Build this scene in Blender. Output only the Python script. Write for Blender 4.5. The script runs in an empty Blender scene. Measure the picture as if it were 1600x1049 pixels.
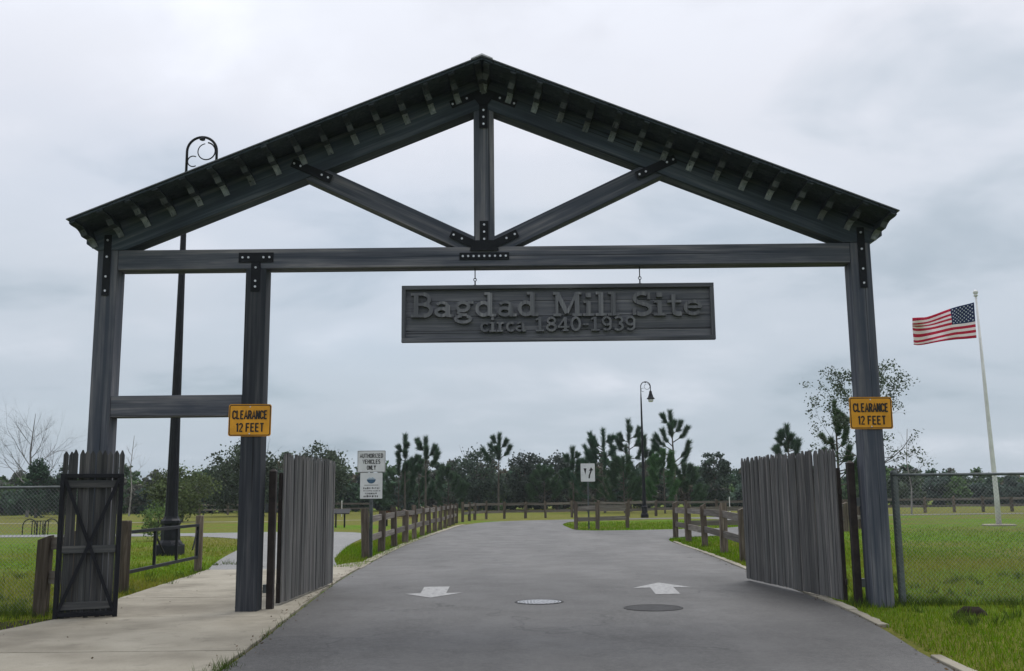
import bpy, bmesh, math, random
import numpy as np
from mathutils import Vector, Matrix, Quaternion
from mathutils.geometry import tessellate_polygon

# ---------------------------------------------------------------- camera, sky, sun, exposure
scene = bpy.context.scene
COL = scene.collection
cam_data = bpy.data.cameras.new('camera')
cam_data.sensor_width = 36.0
cam_data.lens = 36.0 * 1560.0 / 1600.0
cam_data.clip_start = 0.1
cam_data.clip_end = 3000.0
cam = bpy.data.objects.new('camera', cam_data)
COL.objects.link(cam)
PITCH = math.atan(251.5 / 1560.0)
cam.matrix_world = (Matrix.Translation((0, -14.5, 1.58)) @ Matrix.Rotation(math.pi / 2 + PITCH, 4, 'X')
                    @ Matrix.Rotation(math.radians(-0.6), 4, 'Z'))
scene.camera = cam

SUN_EL, SUN_AZ = math.radians(58), math.radians(28)     # azimuth measured from +Y towards +X
world = bpy.data.worlds.new('World')
scene.world = world
world.use_nodes = True
wn, wl = world.node_tree.nodes, world.node_tree.links
wn.clear()


def wnode(t, **kw):
    n = wn.new(t)
    for k, v in kw.items():
        setattr(n, k, v)
    return n


def wmath(op, a, b=None, c=None, clamp=False):
    n = wn.new('ShaderNodeMath')
    n.operation = op
    n.use_clamp = clamp
    for i, v in enumerate((a, b, c)):
        if v is None:
            continue
        if isinstance(v, (int, float)):
            n.inputs[i].default_value = v
        else:
            wl.new(v, n.inputs[i])
    return n.outputs[0]


w_out = wnode('ShaderNodeOutputWorld')
w_sky = wnode('ShaderNodeTexSky', sky_type='NISHITA', sun_disc=False)
w_sky.sun_elevation = SUN_EL
w_sky.sun_rotation = SUN_AZ
w_bg_sky = wnode('ShaderNodeBackground')
w_bg_sky.inputs['Strength'].default_value = 0.09
wl.new(w_sky.outputs[0], w_bg_sky.inputs['Color'])
w_tc = wnode('ShaderNodeTexCoord')
w_sep = wnode('ShaderNodeSeparateXYZ')
wl.new(w_tc.outputs['Generated'], w_sep.inputs[0])
wz = wmath('MAXIMUM', w_sep.outputs['Z'], 0.0)
wden = wmath('ADD', wz, 0.30)
w_px = wmath('DIVIDE', w_sep.outputs['X'], wden)
w_py = wmath('DIVIDE', w_sep.outputs['Y'], wden)
w_cmb = wnode('ShaderNodeCombineXYZ')
wl.new(w_px, w_cmb.inputs[0])
wl.new(w_py, w_cmb.inputs[1])


def wnoise(scale, detail, rough, off):
    m = wnode('ShaderNodeMapping')
    m.inputs['Location'].default_value = off
    m.inputs['Scale'].default_value = (0.8, 1.0, 1.0)
    wl.new(w_cmb.outputs[0], m.inputs['Vector'])
    n = wnode('ShaderNodeTexNoise')
    n.inputs['Scale'].default_value = scale
    n.inputs['Detail'].default_value = detail
    n.inputs['Roughness'].default_value = rough
    n.inputs['Distortion'].default_value = 0.35
    wl.new(m.outputs[0], n.inputs['Vector'])
    return n.outputs['Fac']


n_big = wnoise(1.25, 5.0, 0.50, (3.1, 1.7, 0.4))
n_mid = wnoise(3.2, 5.0, 0.52, (7.3, 2.2, 1.4))
n_gap = wnoise(0.7, 4.0, 0.5, (1.2, 9.4, 2.2))
# overcast sky: brighter towards the zenith, cloud relief from the noise
base = wmath('ADD', wmath('MULTIPLY_ADD', wz, 0.50, 0.40), wmath('MULTIPLY', wmath('MULTIPLY', wz, wz), 0.30))
n_sum = wmath('ADD', wmath('MULTIPLY', n_big, 0.60), wmath('MULTIPLY', n_mid, 0.40))
w_rel = wnode('ShaderNodeValToRGB')
w_rel.color_ramp.interpolation = 'EASE'
for e_, (p_, v_) in zip((w_rel.color_ramp.elements[0], w_rel.color_ramp.elements[1], w_rel.color_ramp.elements.new(0.5)), ((0.35, 0.385), (0.63, 0.63), (0.49, 0.495))):
    e_.position = p_
    e_.color = (v_, v_, v_, 1)
wl.new(n_sum, w_rel.inputs[0])
lum = wmath('MULTIPLY', wmath('MULTIPLY', base, 2.0), w_rel.outputs[0])
w_ramp = wnode('ShaderNodeValToRGB')
w_ramp.color_ramp.elements[0].position = 0.36
w_ramp.color_ramp.elements[0].color = (0.815, 0.97, 1.12, 1)
w_ramp.color_ramp.elements[1].position = 0.62
w_ramp.color_ramp.elements[1].color = (0.965, 0.995, 1.085, 1)
wl.new(lum, w_ramp.inputs[0])
w_bg_cl = wnode('ShaderNodeBackground')
wl.new(w_ramp.outputs[0], w_bg_cl.inputs['Color'])
wl.new(lum, w_bg_cl.inputs['Strength'])
w_mix = wnode('ShaderNodeMixShader')
gap = wnode('ShaderNodeMapRange')
gap.inputs['From Min'].default_value = 0.30
gap.inputs['From Max'].default_value = 0.48
gap.inputs['To Min'].default_value = 0.80
gap.inputs['To Max'].default_value = 0.97
wl.new(n_gap, gap.inputs['Value'])
wl.new(gap.outputs[0], w_mix.inputs[0])
wl.new(w_bg_sky.outputs[0], w_mix.inputs[1])
wl.new(w_bg_cl.outputs[0], w_mix.inputs[2])
wl.new(w_mix.outputs[0], w_out.inputs['Surface'])

sun_data = bpy.data.lights.new('sun', 'SUN')
sun_data.energy = 1.3
sun_data.angle = math.radians(30)
sun_data.color = (1.0, 0.97, 0.93)
sun = bpy.data.objects.new('sun', sun_data)
COL.objects.link(sun)
_sd = Vector((math.sin(SUN_AZ) * math.cos(SUN_EL), math.cos(SUN_AZ) * math.cos(SUN_EL), math.sin(SUN_EL)))
sun.rotation_euler = (-_sd).to_track_quat('-Z', 'Y').to_euler()

vs = scene.view_settings
vs.view_transform = 'Standard'
vs.look = 'None'
vs.gamma = 1.0
vs.use_curve_mapping = False
vs.exposure = 0.44
scene.cycles.max_bounces = 6
scene.cycles.diffuse_bounces = 3
scene.cycles.transparent_max_bounces = 8

# ---------------------------------------------------------------- materials
MATS = {}


class NT:
    """tiny helper around one material's node tree"""

    def __init__(self, name):
        self.m = bpy.data.materials.new(name)
        self.m.use_nodes = True
        self.n = self.m.node_tree.nodes
        self.l = self.m.node_tree.links
        self.b = self.n['Principled BSDF']
        MATS[name] = self.m

    def node(self, t, **kw):
        n = self.n.new(t)
        for k, v in kw.items():
            setattr(n, k, v)
        return n

    def setin(self, sock, v):
        if isinstance(v, bpy.types.NodeSocket):
            self.l.new(v, sock)
        else:
            sock.default_value = v

    def coords(self, kind='Object', scale=(1, 1, 1), rand=False):
        tc = self.node('ShaderNodeTexCoord')
        mp = self.node('ShaderNodeMapping')
        mp.inputs['Scale'].default_value = scale
        self.l.new(tc.outputs[kind], mp.inputs['Vector'])
        if rand:
            oi = self.node('ShaderNodeObjectInfo')
            mu = self.node('ShaderNodeMath', operation='MULTIPLY')
            mu.inputs[1].default_value = 37.0
            self.l.new(oi.outputs['Random'], mu.inputs[0])
            self.l.new(mu.outputs[0], mp.inputs['Location'])
        return mp.outputs[0]

    def noise(self, vec, scale, detail=4.0, rough=0.55, dist=0.0):
        n = self.node('ShaderNodeTexNoise')
        n.inputs['Scale'].default_value = scale
        n.inputs['Detail'].default_value = detail
        n.inputs['Roughness'].default_value = rough
        n.inputs['Distortion'].default_value = dist
        self.l.new(vec, n.inputs['Vector'])
        return n.outputs['Fac']

    def ramp(self, fac, stops):
        r = self.node('ShaderNodeValToRGB')
        els = r.color_ramp.elements
        while len(els) < len(stops):
            els.new(0.5)
        for e, (p, c) in zip(els, stops):
            e.position = p
            e.color = (*c, 1) if len(c) == 3 else c
        self.l.new(fac, r.inputs[0])
        return r.outputs[0]

    def mix(self, fac, a, b, mode='MIX'):
        n = self.node('ShaderNodeMix', data_type='RGBA', blend_type=mode)
        self.setin(n.inputs[0], fac)
        self.setin(n.inputs[6], a if isinstance(a, bpy.types.NodeSocket) else (*a, 1))
        self.setin(n.inputs[7], b if isinstance(b, bpy.types.NodeSocket) else (*b, 1))
        return n.outputs[2]

    def math(self, op, a, b=0.0):
        n = self.node('ShaderNodeMath', operation=op)
        self.setin(n.inputs[0], a)
        self.setin(n.inputs[1], b)
        return n.outputs[0]

    def bump(self, h, strength=0.3, dist=0.01):
        n = self.node('ShaderNodeBump')
        n.inputs['Strength'].default_value = strength
        n.inputs['Distance'].default_value = dist
        self.l.new(h, n.inputs['Height'])
        self.l.new(n.outputs[0], self.b.inputs['Normal'])

    def fin(self, color, rough=0.7, spec=0.3, metal=0.0):
        self.setin(self.b.inputs['Base Color'], color if isinstance(color, bpy.types.NodeSocket) else (*color, 1))
        self.setin(self.b.inputs['Roughness'], rough)
        self.b.inputs['Specular IOR Level'].default_value = spec
        self.b.inputs['Metallic'].default_value = metal
        return self.m


def plain(name, c, rough=0.6, spec=0.4, metal=0.0, vary=0.18, scale=9.0):
    t = NT(name)
    v = t.coords('Object', rand=True)
    n = t.noise(v, scale, 4, 0.6)
    lo = tuple(x * (1 - vary) for x in c)
    hi = tuple(min(1, x * (1 + vary)) for x in c)
    t.bump(t.noise(v, scale * 9, 2), 0.08, 0.004)
    return t.fin(t.ramp(n, [(0.3, lo), (0.7, hi)]), rough, spec, metal)


def wood(name, dark, mid, light, grain=26.0, rough=0.85, along=1.1, obj_var=0.25, stain=None, spec=0.2):
    """grain runs along the object's local Z"""
    t = NT(name)
    v = t.coords('Object', (grain, grain, along), rand=True)
    f = t.noise(v, 1.0, 6, 0.62, 0.4)
    col = t.ramp(f, [(0.30, dark), (0.5, mid), (0.72, light)])
    v2 = t.coords('Object', (3.0, 3.0, 0.7), rand=True)
    blot = t.noise(v2, 1.0, 4, 0.55)
    col = t.mix(t.ramp(blot, [(0.38, (0.0, 0.0, 0.0)), (0.68, (0.75, 0.75, 0.75))]), col, stain or dark)
    split = t.noise(t.coords('Object', (grain * 1.6, grain * 1.6, 0.22), rand=True), 1.0, 2, 0.4, 0.2)
    col = t.mix(t.ramp(split, [(0.655, (0, 0, 0)), (0.69, (0.85, 0.85, 0.85))]), col, tuple(x * 0.35 for x in dark))
    oi = t.node('ShaderNodeObjectInfo')
    k = t.math('ADD', t.math('MULTIPLY', oi.outputs['Random'], 2 * obj_var), 1 - obj_var)
    cc = t.node('ShaderNodeCombineColor')
    for i in range(3):
        t.l.new(k, cc.inputs[i])
    col = t.mix(1.0, col, cc.outputs[0], 'MULTIPLY')
    fine = t.noise(t.coords('Object', (grain * 5, grain * 5, along * 2), rand=True), 1.0, 3, 0.6)
    t.bump(t.math('ADD', f, t.math('MULTIPLY', fine, 0.5)), 0.5, 0.006)
    return t.fin(col, rough, spec)


wood('timber', (0.042, 0.049, 0.064), (0.100, 0.106, 0.124), (0.25, 0.238, 0.24), grain=15, along=0.45, obj_var=0.12, rough=0.75, spec=0.25,
     stain=(0.036, 0.046, 0.066))
wood('rafter_timber', (0.026, 0.038, 0.054), (0.054, 0.070, 0.090), (0.14, 0.155, 0.175), grain=15, along=0.45, obj_var=0.08, rough=0.75, spec=0.25,
     stain=(0.022, 0.030, 0.042))
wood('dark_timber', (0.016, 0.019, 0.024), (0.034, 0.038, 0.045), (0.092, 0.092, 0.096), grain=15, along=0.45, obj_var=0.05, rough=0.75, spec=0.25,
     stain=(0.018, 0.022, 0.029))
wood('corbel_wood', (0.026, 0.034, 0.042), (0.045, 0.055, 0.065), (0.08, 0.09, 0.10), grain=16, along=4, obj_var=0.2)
wood('lit_scroll_wood', (0.10, 0.118, 0.135), (0.20, 0.228, 0.255), (0.36, 0.385, 0.41), grain=16, along=6, obj_var=0.35, stain=(0.12, 0.13, 0.14))  # paler tone: ground light on the lower bracket scrolls, put into the colour
wood('faint_lit_scroll_wood', (0.06, 0.07, 0.08), (0.095, 0.105, 0.115), (0.15, 0.16, 0.17), grain=16, along=6, obj_var=0.3)  # mid tone: fainter light painted on the upper bracket scrolls
wood('deck_wood', (0.024, 0.034, 0.043), (0.042, 0.055, 0.067), (0.07, 0.085, 0.10), grain=16, along=1.0, obj_var=0.15)
wood('picket_wood', (0.045, 0.046, 0.049), (0.122, 0.118, 0.116), (0.27, 0.252, 0.228), grain=30, along=0.9, obj_var=0.34,
     stain=(0.075, 0.080, 0.078))
wood('picket_dark', (0.026, 0.028, 0.030), (0.066, 0.066, 0.066), (0.155, 0.147, 0.135), grain=30, along=0.9, obj_var=0.3, stain=(0.04, 0.044, 0.044))
wood('fence_wood', (0.045, 0.036, 0.028), (0.118, 0.095, 0.074), (0.27, 0.228, 0.182), grain=24, along=1.5, obj_var=0.32,
     stain=(0.075, 0.060, 0.046))
wood('rail_wood', (0.075, 0.068, 0.058), (0.145, 0.132, 0.116), (0.27, 0.25, 0.225), grain=24, along=1.0, obj_var=0.28, stain=(0.13, 0.11, 0.09))
wood('board_wood', (0.062, 0.067, 0.077), (0.120, 0.125, 0.138), (0.22, 0.22, 0.226), grain=24, along=0.7, obj_var=0.12)
wood('letter_wood', (0.092, 0.097, 0.107), (0.155, 0.160, 0.170), (0.26, 0.26, 0.265), grain=24, along=0.7, obj_var=0.1)
wood('bench_wood', (0.05, 0.025, 0.018), (0.12, 0.055, 0.038), (0.2, 0.10, 0.07), grain=24, along=1.0, obj_var=0.2)
wood('bark', (0.05, 0.042, 0.034), (0.10, 0.088, 0.074), (0.19, 0.175, 0.155), grain=7, along=1.6, obj_var=0.15)
wood('grey_bark', (0.10, 0.095, 0.09), (0.17, 0.165, 0.158), (0.27, 0.26, 0.25), grain=6, along=2.0, obj_var=0.1)
wood('pale_bark', (0.16, 0.15, 0.14), (0.28, 0.265, 0.25), (0.42, 0.40, 0.38), grain=6, along=2.0, obj_var=0.1)
plain('steel_black', (0.008, 0.009, 0.012), 0.55, 0.22, 0.0, 0.3, 5)
plain('steel_rust', (0.022, 0.016, 0.014), 0.65, 0.35, 0.0, 0.5, 7)
plain('plate_steel', (0.006, 0.008, 0.011), 0.6, 0.2, 0.0, 0.3, 12)
plain('bolt_steel', (0.55, 0.57, 0.60), 0.4, 0.5, 0.6, 0.2, 20)
plain('galvanised', (0.30, 0.32, 0.32), 0.5, 0.5, 0.5, 0.25, 14)
plain('galvanised_dull', (0.11, 0.125, 0.125), 0.6, 0.4, 0.3, 0.3, 10)
plain('chain_wire', (0.20, 0.21, 0.21), 0.6, 0.4, 0.2, 0.2, 10)
plain('roof_metal', (0.10, 0.11, 0.12), 0.45, 0.5, 0.3, 0.2, 6)
plain('ridge_metal', (0.50, 0.51, 0.52), 0.45, 0.5, 0.2, 0.15, 6)
plain('sign_orange', (0.64, 0.29, 0.012), 0.5, 0.4, 0.0, 0.22, 3.2)
plain('sign_black', (0.010, 0.009, 0.008), 0.5, 0.4, 0.0, 0.2, 12)
plain('sign_white', (0.60, 0.61, 0.60), 0.5, 0.4, 0.0, 0.08, 5)
plain('sign_blue', (0.045, 0.10, 0.16), 0.5, 0.4, 0.0, 0.2, 12)
plain('sign_pale_blue', (0.32, 0.42, 0.48), 0.5, 0.4, 0.0, 0.2, 12)
plain('pole_white', (0.62, 0.62, 0.60), 0.45, 0.45, 0.0, 0.12, 3)
plain('lamp_glass', (0.72, 0.74, 0.74), 0.15, 0.5, 0.0, 0.05, 5)
plain('flag_red', (0.46, 0.012, 0.045), 0.8, 0.2, 0.0, 0.12, 4)
plain('flag_white', (0.80, 0.70, 0.72), 0.8, 0.2, 0.0, 0.06, 4)
plain('flag_blue', (0.012, 0.022, 0.075), 0.8, 0.2, 0.0, 0.15, 4)
plain('star_white', (0.55, 0.58, 0.66), 0.8, 0.2, 0.0, 0.05, 4)
plain('cover_steel', (0.36, 0.36, 0.37), 0.32, 0.6, 0.7, 0.3, 9)
plain('cover_dark', (0.033, 0.033, 0.034), 0.8, 0.25, 0.0, 0.3, 9)
plain('soil_dark', (0.022, 0.017, 0.012), 0.95, 0.1, 0.0, 0.4, 14)


def mat_concrete():
    t = NT('concrete')
    v = t.coords('Object', rand=True)
    big = t.noise(v, 0.8, 5, 0.6)
    col = t.ramp(big, [(0.28, (0.165, 0.146, 0.110)), (0.52, (0.275, 0.250, 0.196)), (0.75, (0.345, 0.318, 0.255))])
    sp = t.noise(v, 60, 3, 0.7)
    col = t.mix(t.ramp(sp, [(0.45, (0, 0, 0)), (0.75, (0.35, 0.35, 0.35))]), col, (0.12, 0.11, 0.09))
    st = t.noise(v, 2.7, 5, 0.7, 0.6)
    col = t.mix(t.ramp(st, [(0.56, (0, 0, 0)), (0.74, (0.55, 0.55, 0.55))]), col, (0.10, 0.085, 0.065))
    t.bump(sp, 0.25, 0.004)
    t.fin(col, 0.85, 0.25)


def mat_asphalt(name, lo, hi, rl=0.50, rh=0.75, old=None):
    t = NT(name)
    v = t.coords('Object')
    vs_ = t.coords('Object', (1.0, 0.22, 1.0))
    big = t.noise(vs_, 0.55, 6, 0.6, 0.3)
    col = t.ramp(big, [(0.30, lo), (0.70, hi)])
    if old:
        # the newer, darker surfacing ends a few metres behind the gate
        sx = t.node('ShaderNodeSeparateXYZ')
        t.l.new(v, sx.inputs[0])
        edge = t.math('ADD', sx.outputs['Y'], t.math('MULTIPLY', t.noise(v, 0.7, 5, 0.6), 5.0))
        mr = t.node('ShaderNodeMapRange')
        mr.inputs['From Min'].default_value = 7.0
        mr.inputs['From Max'].default_value = 10.5
        t.l.new(edge, mr.inputs['Value'])
        col = t.mix(mr.outputs[0], col, t.ramp(big, [(0.30, old[0]), (0.70, old[1])]))
    blot = t.noise(v, 2.2, 7, 0.72, 0.6)
    col = t.mix(t.ramp(blot, [(0.48, (0, 0, 0)), (0.72, (0.65, 0.65, 0.65))]), col, tuple(x * 0.55 for x in lo))
    grit = t.noise(v, 14, 6, 0.8)
    col = t.mix(t.ramp(grit, [(0.46, (0, 0, 0)), (0.66, (0.5, 0.5, 0.5))]), col, tuple(min(1, x * 1.8) for x in hi))
    agg = t.noise(v, 60, 3, 0.8)
    col = t.mix(t.ramp(agg, [(0.40, (0, 0, 0)), (0.70, (0.55, 0.55, 0.55))]), col, tuple(min(1, x * 1.9) for x in hi))
    agg2 = t.noise(v, 140, 2, 0.8)
    col = t.mix(t.ramp(agg2, [(0.55, (0, 0, 0)), (0.75, (0.6, 0.6, 0.6))]), col, tuple(x * 0.35 for x in lo))
    # long cracks and the middle seam where two passes of the paver meet
    vo = t.node('ShaderNodeTexVoronoi', feature='DISTANCE_TO_EDGE')
    vo.inputs['Scale'].default_value = 0.22
    wv = t.node('ShaderNodeVectorMath', operation='ADD')
    nz = t.node('ShaderNodeTexNoise')
    nz.inputs['Scale'].default_value = 0.9
    nz.inputs['Detail'].default_value = 6
    t.l.new(v, nz.inputs['Vector'])
    sc = t.node('ShaderNodeVectorMath', operation='SCALE')
    sc.inputs['Scale'].default_value = 2.2
    t.l.new(nz.outputs['Color'], sc.inputs[0])
    t.l.new(v, wv.inputs[0])
    t.l.new(sc.outputs[0], wv.inputs[1])
    t.l.new(wv.outputs[0], vo.inputs['Vector'])
    crack = t.ramp(vo.outputs['Distance'], [(0.0, (0.7, 0.7, 0.7)), (0.008, (0, 0, 0))])
    crack_gate = t.ramp(t.noise(v, 0.33, 3, 0.5), [(0.44, (0, 0, 0)), (0.52, (1, 1, 1))])
    col = t.mix(t.mix(1.0, crack, crack_gate, 'MULTIPLY'), col, (0.018, 0.018, 0.018))
    t.bump(t.math('ADD', agg, agg2), 0.45, 0.006)
    r = t.node('ShaderNodeMapRange')
    r.inputs['To Min'].default_value = rl
    r.inputs['To Max'].default_value = rh
    t.l.new(t.noise(v, 0.9, 4, 0.6), r.inputs['Value'])
    t.fin(col, r.outputs[0], 0.35)


def mat_ground():
    t = NT('lawn')
    v = t.coords('Object')
    a = t.noise(v, 0.16, 6, 0.6, 0.4)
    vb = t.coords('Object', (0.45, 1.0, 1.0))
    b = t.noise(vb, 0.07, 5, 0.55, 0.4)
    green = t.ramp(t.noise(v, 1.6, 6, 0.65), [(0.3, (0.052, 0.115, 0.002)), (0.5, (0.100, 0.190, 0.003)), (0.72, (0.155, 0.235, 0.006))])
    straw = t.ramp(t.noise(v, 2.2, 6, 0.7), [(0.3, (0.095, 0.094, 0.016)), (0.55, (0.170, 0.150, 0.032)), (0.75, (0.25, 0.210, 0.065))])
    f = t.math('ADD', t.math('MULTIPLY', a, 0.5), t.math('MULTIPLY', b, 0.5))
    sx = t.node('ShaderNodeSeparateXYZ')
    t.l.new(v, sx.inputs[0])
    wob = t.math('ADD', sx.outputs['Y'], t.math('MULTIPLY', t.noise(v, 0.08, 4, 0.6), 26.0))
    for lo_y, hi_y, amt in ((58.0, 74.0, 0.10), (112.0, 128.0, -0.10)):
        mr = t.node('ShaderNodeMapRange')
        mr.inputs['From Min'].default_value = lo_y
        mr.inputs['From Max'].default_value = hi_y
        mr.inputs['To Max'].default_value = amt
        t.l.new(wob, mr.inputs['Value'])
        f = t.math('ADD', f, mr.outputs[0])
    col = t.mix(t.ramp(f, [(0.44, (0.0, 0.0, 0.0)), (0.54, (0.9, 0.9, 0.9))]), green, straw)
    fine = t.noise(v, 30, 4, 0.8)
    col = t.mix(t.ramp(fine, [(0.42, (0.55, 0.55, 0.55)), (0.58, (0, 0, 0))]), col, (0.032, 0.055, 0.004))
    t.bump(fine, 0.8, 0.03)
    t.fin(col, 0.95, 0.1)


def mat_attr(name, rough=0.8, spec=0.15, trans=0.0):
    t = NT(name)
    a = t.node('ShaderNodeAttribute', attribute_name='Col')
    t.fin(a.outputs['Color'], rough, spec)
    if trans > 0:
        tr = t.node('ShaderNodeBsdfTranslucent')
        t.l.new(a.outputs['Color'], tr.inputs['Color'])
        mx = t.node('ShaderNodeMixShader')
        mx.inputs[0].default_value = trans
        t.l.new(t.b.outputs[0], mx.inputs[1])
        t.l.new(tr.outputs[0], mx.inputs[2])
        t.l.new(mx.outputs[0], t.n['Material Output'].inputs['Surface'])


def mat_paint():
    t = NT('road_paint')
    v = t.coords('Object')
    n = t.noise(v, 13, 7, 0.8)
    col = t.mix(t.ramp(n, [(0.44, (0, 0, 0)), (0.66, (0.85, 0.85, 0.85))]), (0.34, 0.34, 0.335), (0.10, 0.10, 0.10))
    t.bump(n, 0.2, 0.003)
    t.fin(col, 0.7, 0.3)


mat_concrete()
mat_asphalt('asphalt', (0.0175, 0.0172, 0.0168), (0.074, 0.072, 0.069), 0.45, 0.85, old=((0.044, 0.043, 0.041), (0.125, 0.121, 0.115)))
mat_asphalt('asphalt_path', (0.115, 0.115, 0.113), (0.175, 0.174, 0.168), 0.7, 0.85)
mat_ground()
mat_attr('leaf', 0.7, 0.2, 0.25)
mat_attr('blade', 0.8, 0.15, 0.3)
mat_paint()

# ---------------------------------------------------------------- mesh helpers
RNG = np.random.default_rng(7)
random.seed(11)


def link(o, parent=None):
    COL.objects.link(o)
    if parent is not None:
        o.parent = parent
    return o


def tag(o, label=None, cat=None, group=None, kind=None):
    for k, v in (('label', label), ('category', cat), ('group', group), ('kind', kind)):
        if v:
            o[k] = v
    return o


def empty(name, loc, rz=0.0):
    o = bpy.data.objects.new(name, None)
    o.location = loc
    o.rotation_euler = (0, 0, rz)
    o.empty_display_size = 0.2
    COL.objects.link(o)
    return o


class MB:
    """collects polygons, then links them as one mesh object"""

    def __init__(self):
        self.v, self.f, self.mi = [], [], []

    def add(self, verts, faces, mi=0):
        k = len(self.v)
        self.v += [tuple(p) for p in verts]
        for f in faces:
            self.f.append(tuple(i + k for i in f))
            self.mi.append(mi)
        return self

    def box(self, x0, x1, y0, y1, z0, z1, mi=0):
        v = [(x, y, z) for z in (z0, z1) for y in (y0, y1) for x in (x0, x1)]
        return self.add(v, [(0, 2, 3, 1), (4, 5, 7, 6), (0, 1, 5, 4), (2, 6, 7, 3), (0, 4, 6, 2), (1, 3, 7, 5)], mi)

    def prism(self, poly, fn, d0, d1, mi=0):
        """poly: 2-D outline, fn(a, b, d) -> 3-D"""
        n = len(poly)
        v = [fn(a, b, d0) for a, b in poly] + [fn(a, b, d1) for a, b in poly]
        f = [tuple(range(n))[::-1], tuple(range(n, 2 * n))] + [(i, (i + 1) % n, n + (i + 1) % n, n + i) for i in range(n)]
        return self.add(v, f, mi)

    def tube(self, pts, radii, n=8, cap=True, mi=0):
        pts = [Vector(p) for p in pts]
        if isinstance(radii, (int, float)):
            radii = [radii] * len(pts)
        ref = None
        rings = []
        for i, p in enumerate(pts):
            d = (pts[min(i + 1, len(pts) - 1)] - pts[max(i - 1, 0)]).normalized()
            if ref is None:
                ref = Vector((1, 0, 0)) if abs(d.x) < 0.8 else Vector((0, 1, 0))
            a = (ref - d * ref.dot(d)).normalized()
            ref = a
            b = d.cross(a)
            rings.append([p + (a * math.cos(2 * math.pi * k / n) + b * math.sin(2 * math.pi * k / n)) * radii[i] for k in range(n)])
        v = [q for r in rings for q in r]
        f = [(i * n + k, i * n + (k + 1) % n, (i + 1) * n + (k + 1) % n, (i + 1) * n + k) for i in range(len(pts) - 1) for k in range(n)]
        if cap:
            f += [tuple(range(n))[::-1], tuple(range((len(pts) - 1) * n, len(pts) * n))]
        return self.add(v, f, mi)

    def lathe(self, prof, n=16, c=(0, 0, 0), square=False, mi=0):
        m = len(prof)
        off = math.pi / n if square else 0
        v = [(c[0] + r * math.cos(2 * math.pi * k / n + off), c[1] + r * math.sin(2 * math.pi * k / n + off), c[2] + z) for r, z in prof for k in range(n)]
        f = [(i * n + k, i * n + (k + 1) % n, (i + 1) * n + (k + 1) % n, (i + 1) * n + k) for i in range(m - 1) for k in range(n)]
        f += [tuple(range(n))[::-1], tuple(range((m - 1) * n, m * n))]
        return self.add(v, f, mi)

    def mesh(self, name, mats):
        me = bpy.data.meshes.new(name)
        me.from_pydata(self.v, [], self.f)
        for m in (mats if isinstance(mats, (list, tuple)) else [mats]):
            me.materials.append(MATS[m])
        if any(self.mi):
            me.polygons.foreach_set('material_index', self.mi)
        me.update()
        return me

    def build(self, name, mats, parent=None, loc=None, bevel=0.0, smooth=False, segs=2):
        me = self.mesh(name, mats)
        if smooth:
            me.polygons.foreach_set('use_smooth', [True] * len(me.polygons))
        o = link(bpy.data.objects.new(name, me), parent)
        if loc is not None:
            o.location = loc
        if bevel:
            add_bevel(o, bevel, segs)
        return o


def add_bevel(o, w, segs=2):
    b = o.modifiers.new('bevel', 'BEVEL')
    b.width = w
    b.segments = segs
    b.limit_method = 'ANGLE'
    b.angle_limit = math.radians(40)


def frame_matrix(p0, p1, side=(0, 1, 0)):
    """local Z runs from p0 to p1, local Y close to `side`"""
    p0, p1 = Vector(p0), Vector(p1)
    z = (p1 - p0).normalized()
    s = Vector(side)
    y = (s - z * s.dot(z)).normalized()
    x = y.cross(z)
    m = Matrix((x, y, z)).transposed().to_4x4()
    m.translation = p0
    return m


def member(name, p0, p1, w, d, mat, parent, side=(0, 1, 0), bevel=0.006, wob=0.0):
    """timber of width w (local X) and depth d (local Y) from p0 to p1, grain along it"""
    L = (Vector(p1) - Vector(p0)).length
    mb = MB()
    ns = max(1, int(L / 0.5)) if wob else 1
    sec = []
    for i in range(ns + 1):
        ox, oy = (random.uniform(-wob, wob), random.uniform(-wob, wob)) if wob else (0, 0)
        sec += [(-w / 2 + ox, -d / 2 + oy, L * i / ns), (w / 2 + ox, -d / 2 + oy, L * i / ns), (w / 2 + ox, d / 2 + oy, L * i / ns), (-w / 2 + ox, d / 2 + oy, L * i / ns)]
    f = [(3, 2, 1, 0), tuple(4 * ns + k for k in range(4))]
    f += [(4 * i + k, 4 * i + (k + 1) % 4, 4 * i + 4 + (k + 1) % 4, 4 * i + 4 + k) for i in range(ns) for k in range(4)]
    mb.add(sec, f)
    o = mb.build(name, mat, parent, bevel=bevel)
    o.matrix_local = frame_matrix(p0, p1, side)
    return o


def copy_to(src, parent, matrix=None, loc=None):
    c = src.copy()
    link(c, parent)
    c.matrix_parent_inverse = Matrix()
    if matrix is not None:
        c.matrix_local = matrix
    if loc is not None:
        c.location = loc
    return c


def fast_mesh(name, verts, faces_n, mat, parent=None, col=None, loc=None):
    """verts (N,3) in order, every faces_n of them one face; col (F,3) colour per face"""
    verts = np.asarray(verts, dtype=np.float32)
    nv = len(verts)
    nf = nv // faces_n
    me = bpy.data.meshes.new(name)
    me.vertices.add(nv)
    me.vertices.foreach_set('co', verts.ravel())
    me.loops.add(nv)
    me.loops.foreach_set('vertex_index', np.arange(nv, dtype=np.int32))
    me.polygons.add(nf)
    me.polygons.foreach_set('loop_start', np.arange(0, nv, faces_n, dtype=np.int32))
    if col is not None:
        at = me.color_attributes.new('Col', 'FLOAT_COLOR', 'POINT')
        c = np.ones((nv, 4), dtype=np.float32)
        c[:, :3] = np.repeat(np.asarray(col, dtype=np.float32), faces_n, axis=0)
        at.data.foreach_set('color', c.ravel())
    me.materials.append(MATS[mat])
    me.update()
    me.validate()
    o = link(bpy.data.objects.new(name, me), parent)
    if loc is not None:
        o.location = loc
    return o


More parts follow.
